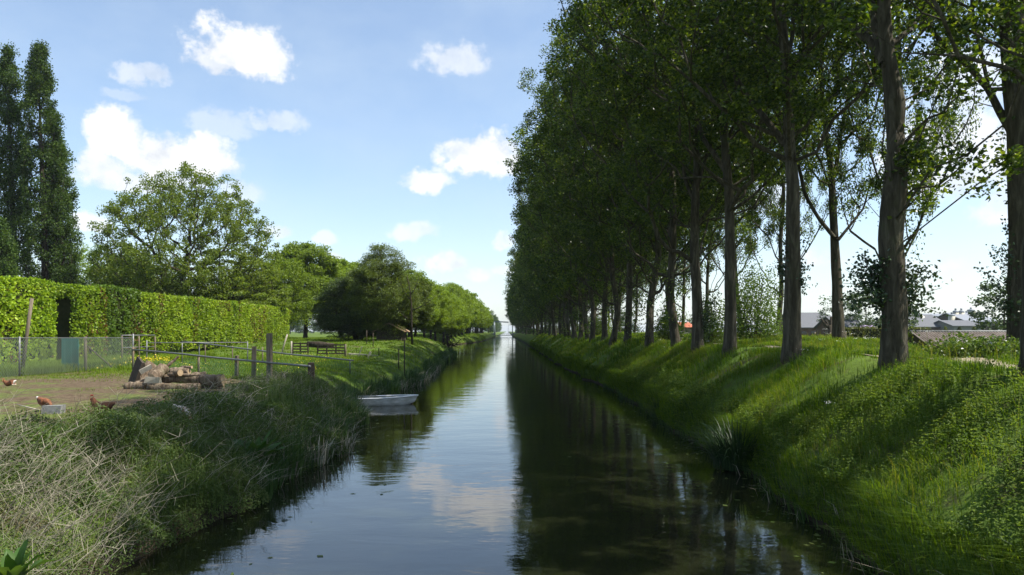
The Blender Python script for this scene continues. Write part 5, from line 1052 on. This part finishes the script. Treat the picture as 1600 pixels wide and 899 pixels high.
for px, py, hw, hh, st in CL:
    a0 = math.atan((px - VX) / F); ca = math.cos(a0); t0 = (VY - py) / F * ca; aw = hw / F * ca * ca * 1.25; bw = hh / F * ca * 1.25
    dx = mth(nt, 'DIVIDE', mth(nt, 'SUBTRACT', waz, a0), aw); dy = mth(nt, 'DIVIDE', mth(nt, 'SUBTRACT', wel, t0), bw)
    dy2 = mth(nt, 'MAXIMUM', dy, mth(nt, 'MULTIPLY', dy, -1.45))
    v = mth(nt, 'SUBTRACT', 1.0, mth(nt, 'SQRT', mth(nt, 'ADD', mth(nt, 'MULTIPLY', dx, dx), mth(nt, 'MULTIPLY', dy2, dy2))))
    v = mth(nt, 'ADD', v, mth(nt, 'MULTIPLY', mth(nt, 'SUBTRACT', n1.outputs['Fac'], .5), 1.5)); v = mth(nt, 'ADD', v, mth(nt, 'MULTIPLY', mth(nt, 'SUBTRACT', n3.outputs['Fac'], .5), .85))
    mr = nd(nt, 'ShaderNodeMapRange', _interpolation_type='SMOOTHSTEP', Value=v); mr.inputs['From Min'].default_value = 0; mr.inputs['From Max'].default_value = .52; mr.inputs['To Max'].default_value = st
    dens = mr.outputs[0] if dens is None else mth(nt, 'MAXIMUM', dens, mr.outputs[0])
veil = mth(nt, 'ADD', mth(nt, 'MULTIPLY', ramp(nt, n2.outputs['Fac'], [(.4, (0, 0, 0)), (.75, (1, 1, 1))]), .2), .15)
hz_ = mth(nt, 'MULTIPLY', mth(nt, 'POWER', mth(nt, 'SUBTRACT', 1.0, mth(nt, 'MAXIMUM', el, 0.0), clamp=True), 7.0), .5)
skyc = mixc(nt, mth(nt, 'MAXIMUM', veil, hz_), sky.outputs[0], (3.6, 4.25, 4.85))
# clouds: white tops, slightly grey where thick and low
shd = ramp(nt, n1.outputs['Fac'], [(.34, (4.0, 4.2, 4.5)), (.54, (5.4, 5.4, 5.4))])
col = mixc(nt, dens, skyc, shd)
bg = nd(nt, 'ShaderNodeBackground', Color=col, Strength=.118); wo = nd(nt, 'ShaderNodeOutputWorld'); nt.links.new(bg.outputs[0], wo.inputs['Surface'])

# summer air
m, nt = newmat('summer_air'); vol = nd(nt, 'ShaderNodeVolumePrincipled', Density=.00016, Anisotropy=.2); vol.inputs['Color'].default_value = (.82, .9, 1, 1)
oo = nd(nt, 'ShaderNodeOutputMaterial'); nt.links.new(vol.outputs[0], oo.inputs['Volume'])
mb = MB(); box(mb, (0, 2480, 15.6), (8300, 5120, 37)); tag(mb.build('haze', m), kind='stuff')
cam = bpy.data.cameras.new('camera'); co = bpy.data.objects.new('camera', cam); COL.objects.link(co); co.location = (0, 0, H); co.rotation_euler = (R(90), 0, 0)
cam.sensor_width = 36; cam.lens = F / 1600 * 36; cam.shift_x = (800 - VX) / 1600; cam.shift_y = (VY - 449.5) / 1600; cam.clip_end = 20000; SC.camera = co
SC.view_settings.view_transform = 'Standard'; SC.view_settings.look = 'None'; SC.view_settings.gamma = 1; SC.view_settings.exposure = .86
SC.render.engine = 'CYCLES'; cy = SC.cycles; cy.max_bounces = 6; cy.diffuse_bounces = 3; cy.glossy_bounces = 3; cy.transmission_bounces = 4; cy.use_denoising = True; cy.sample_clamp_indirect = 6
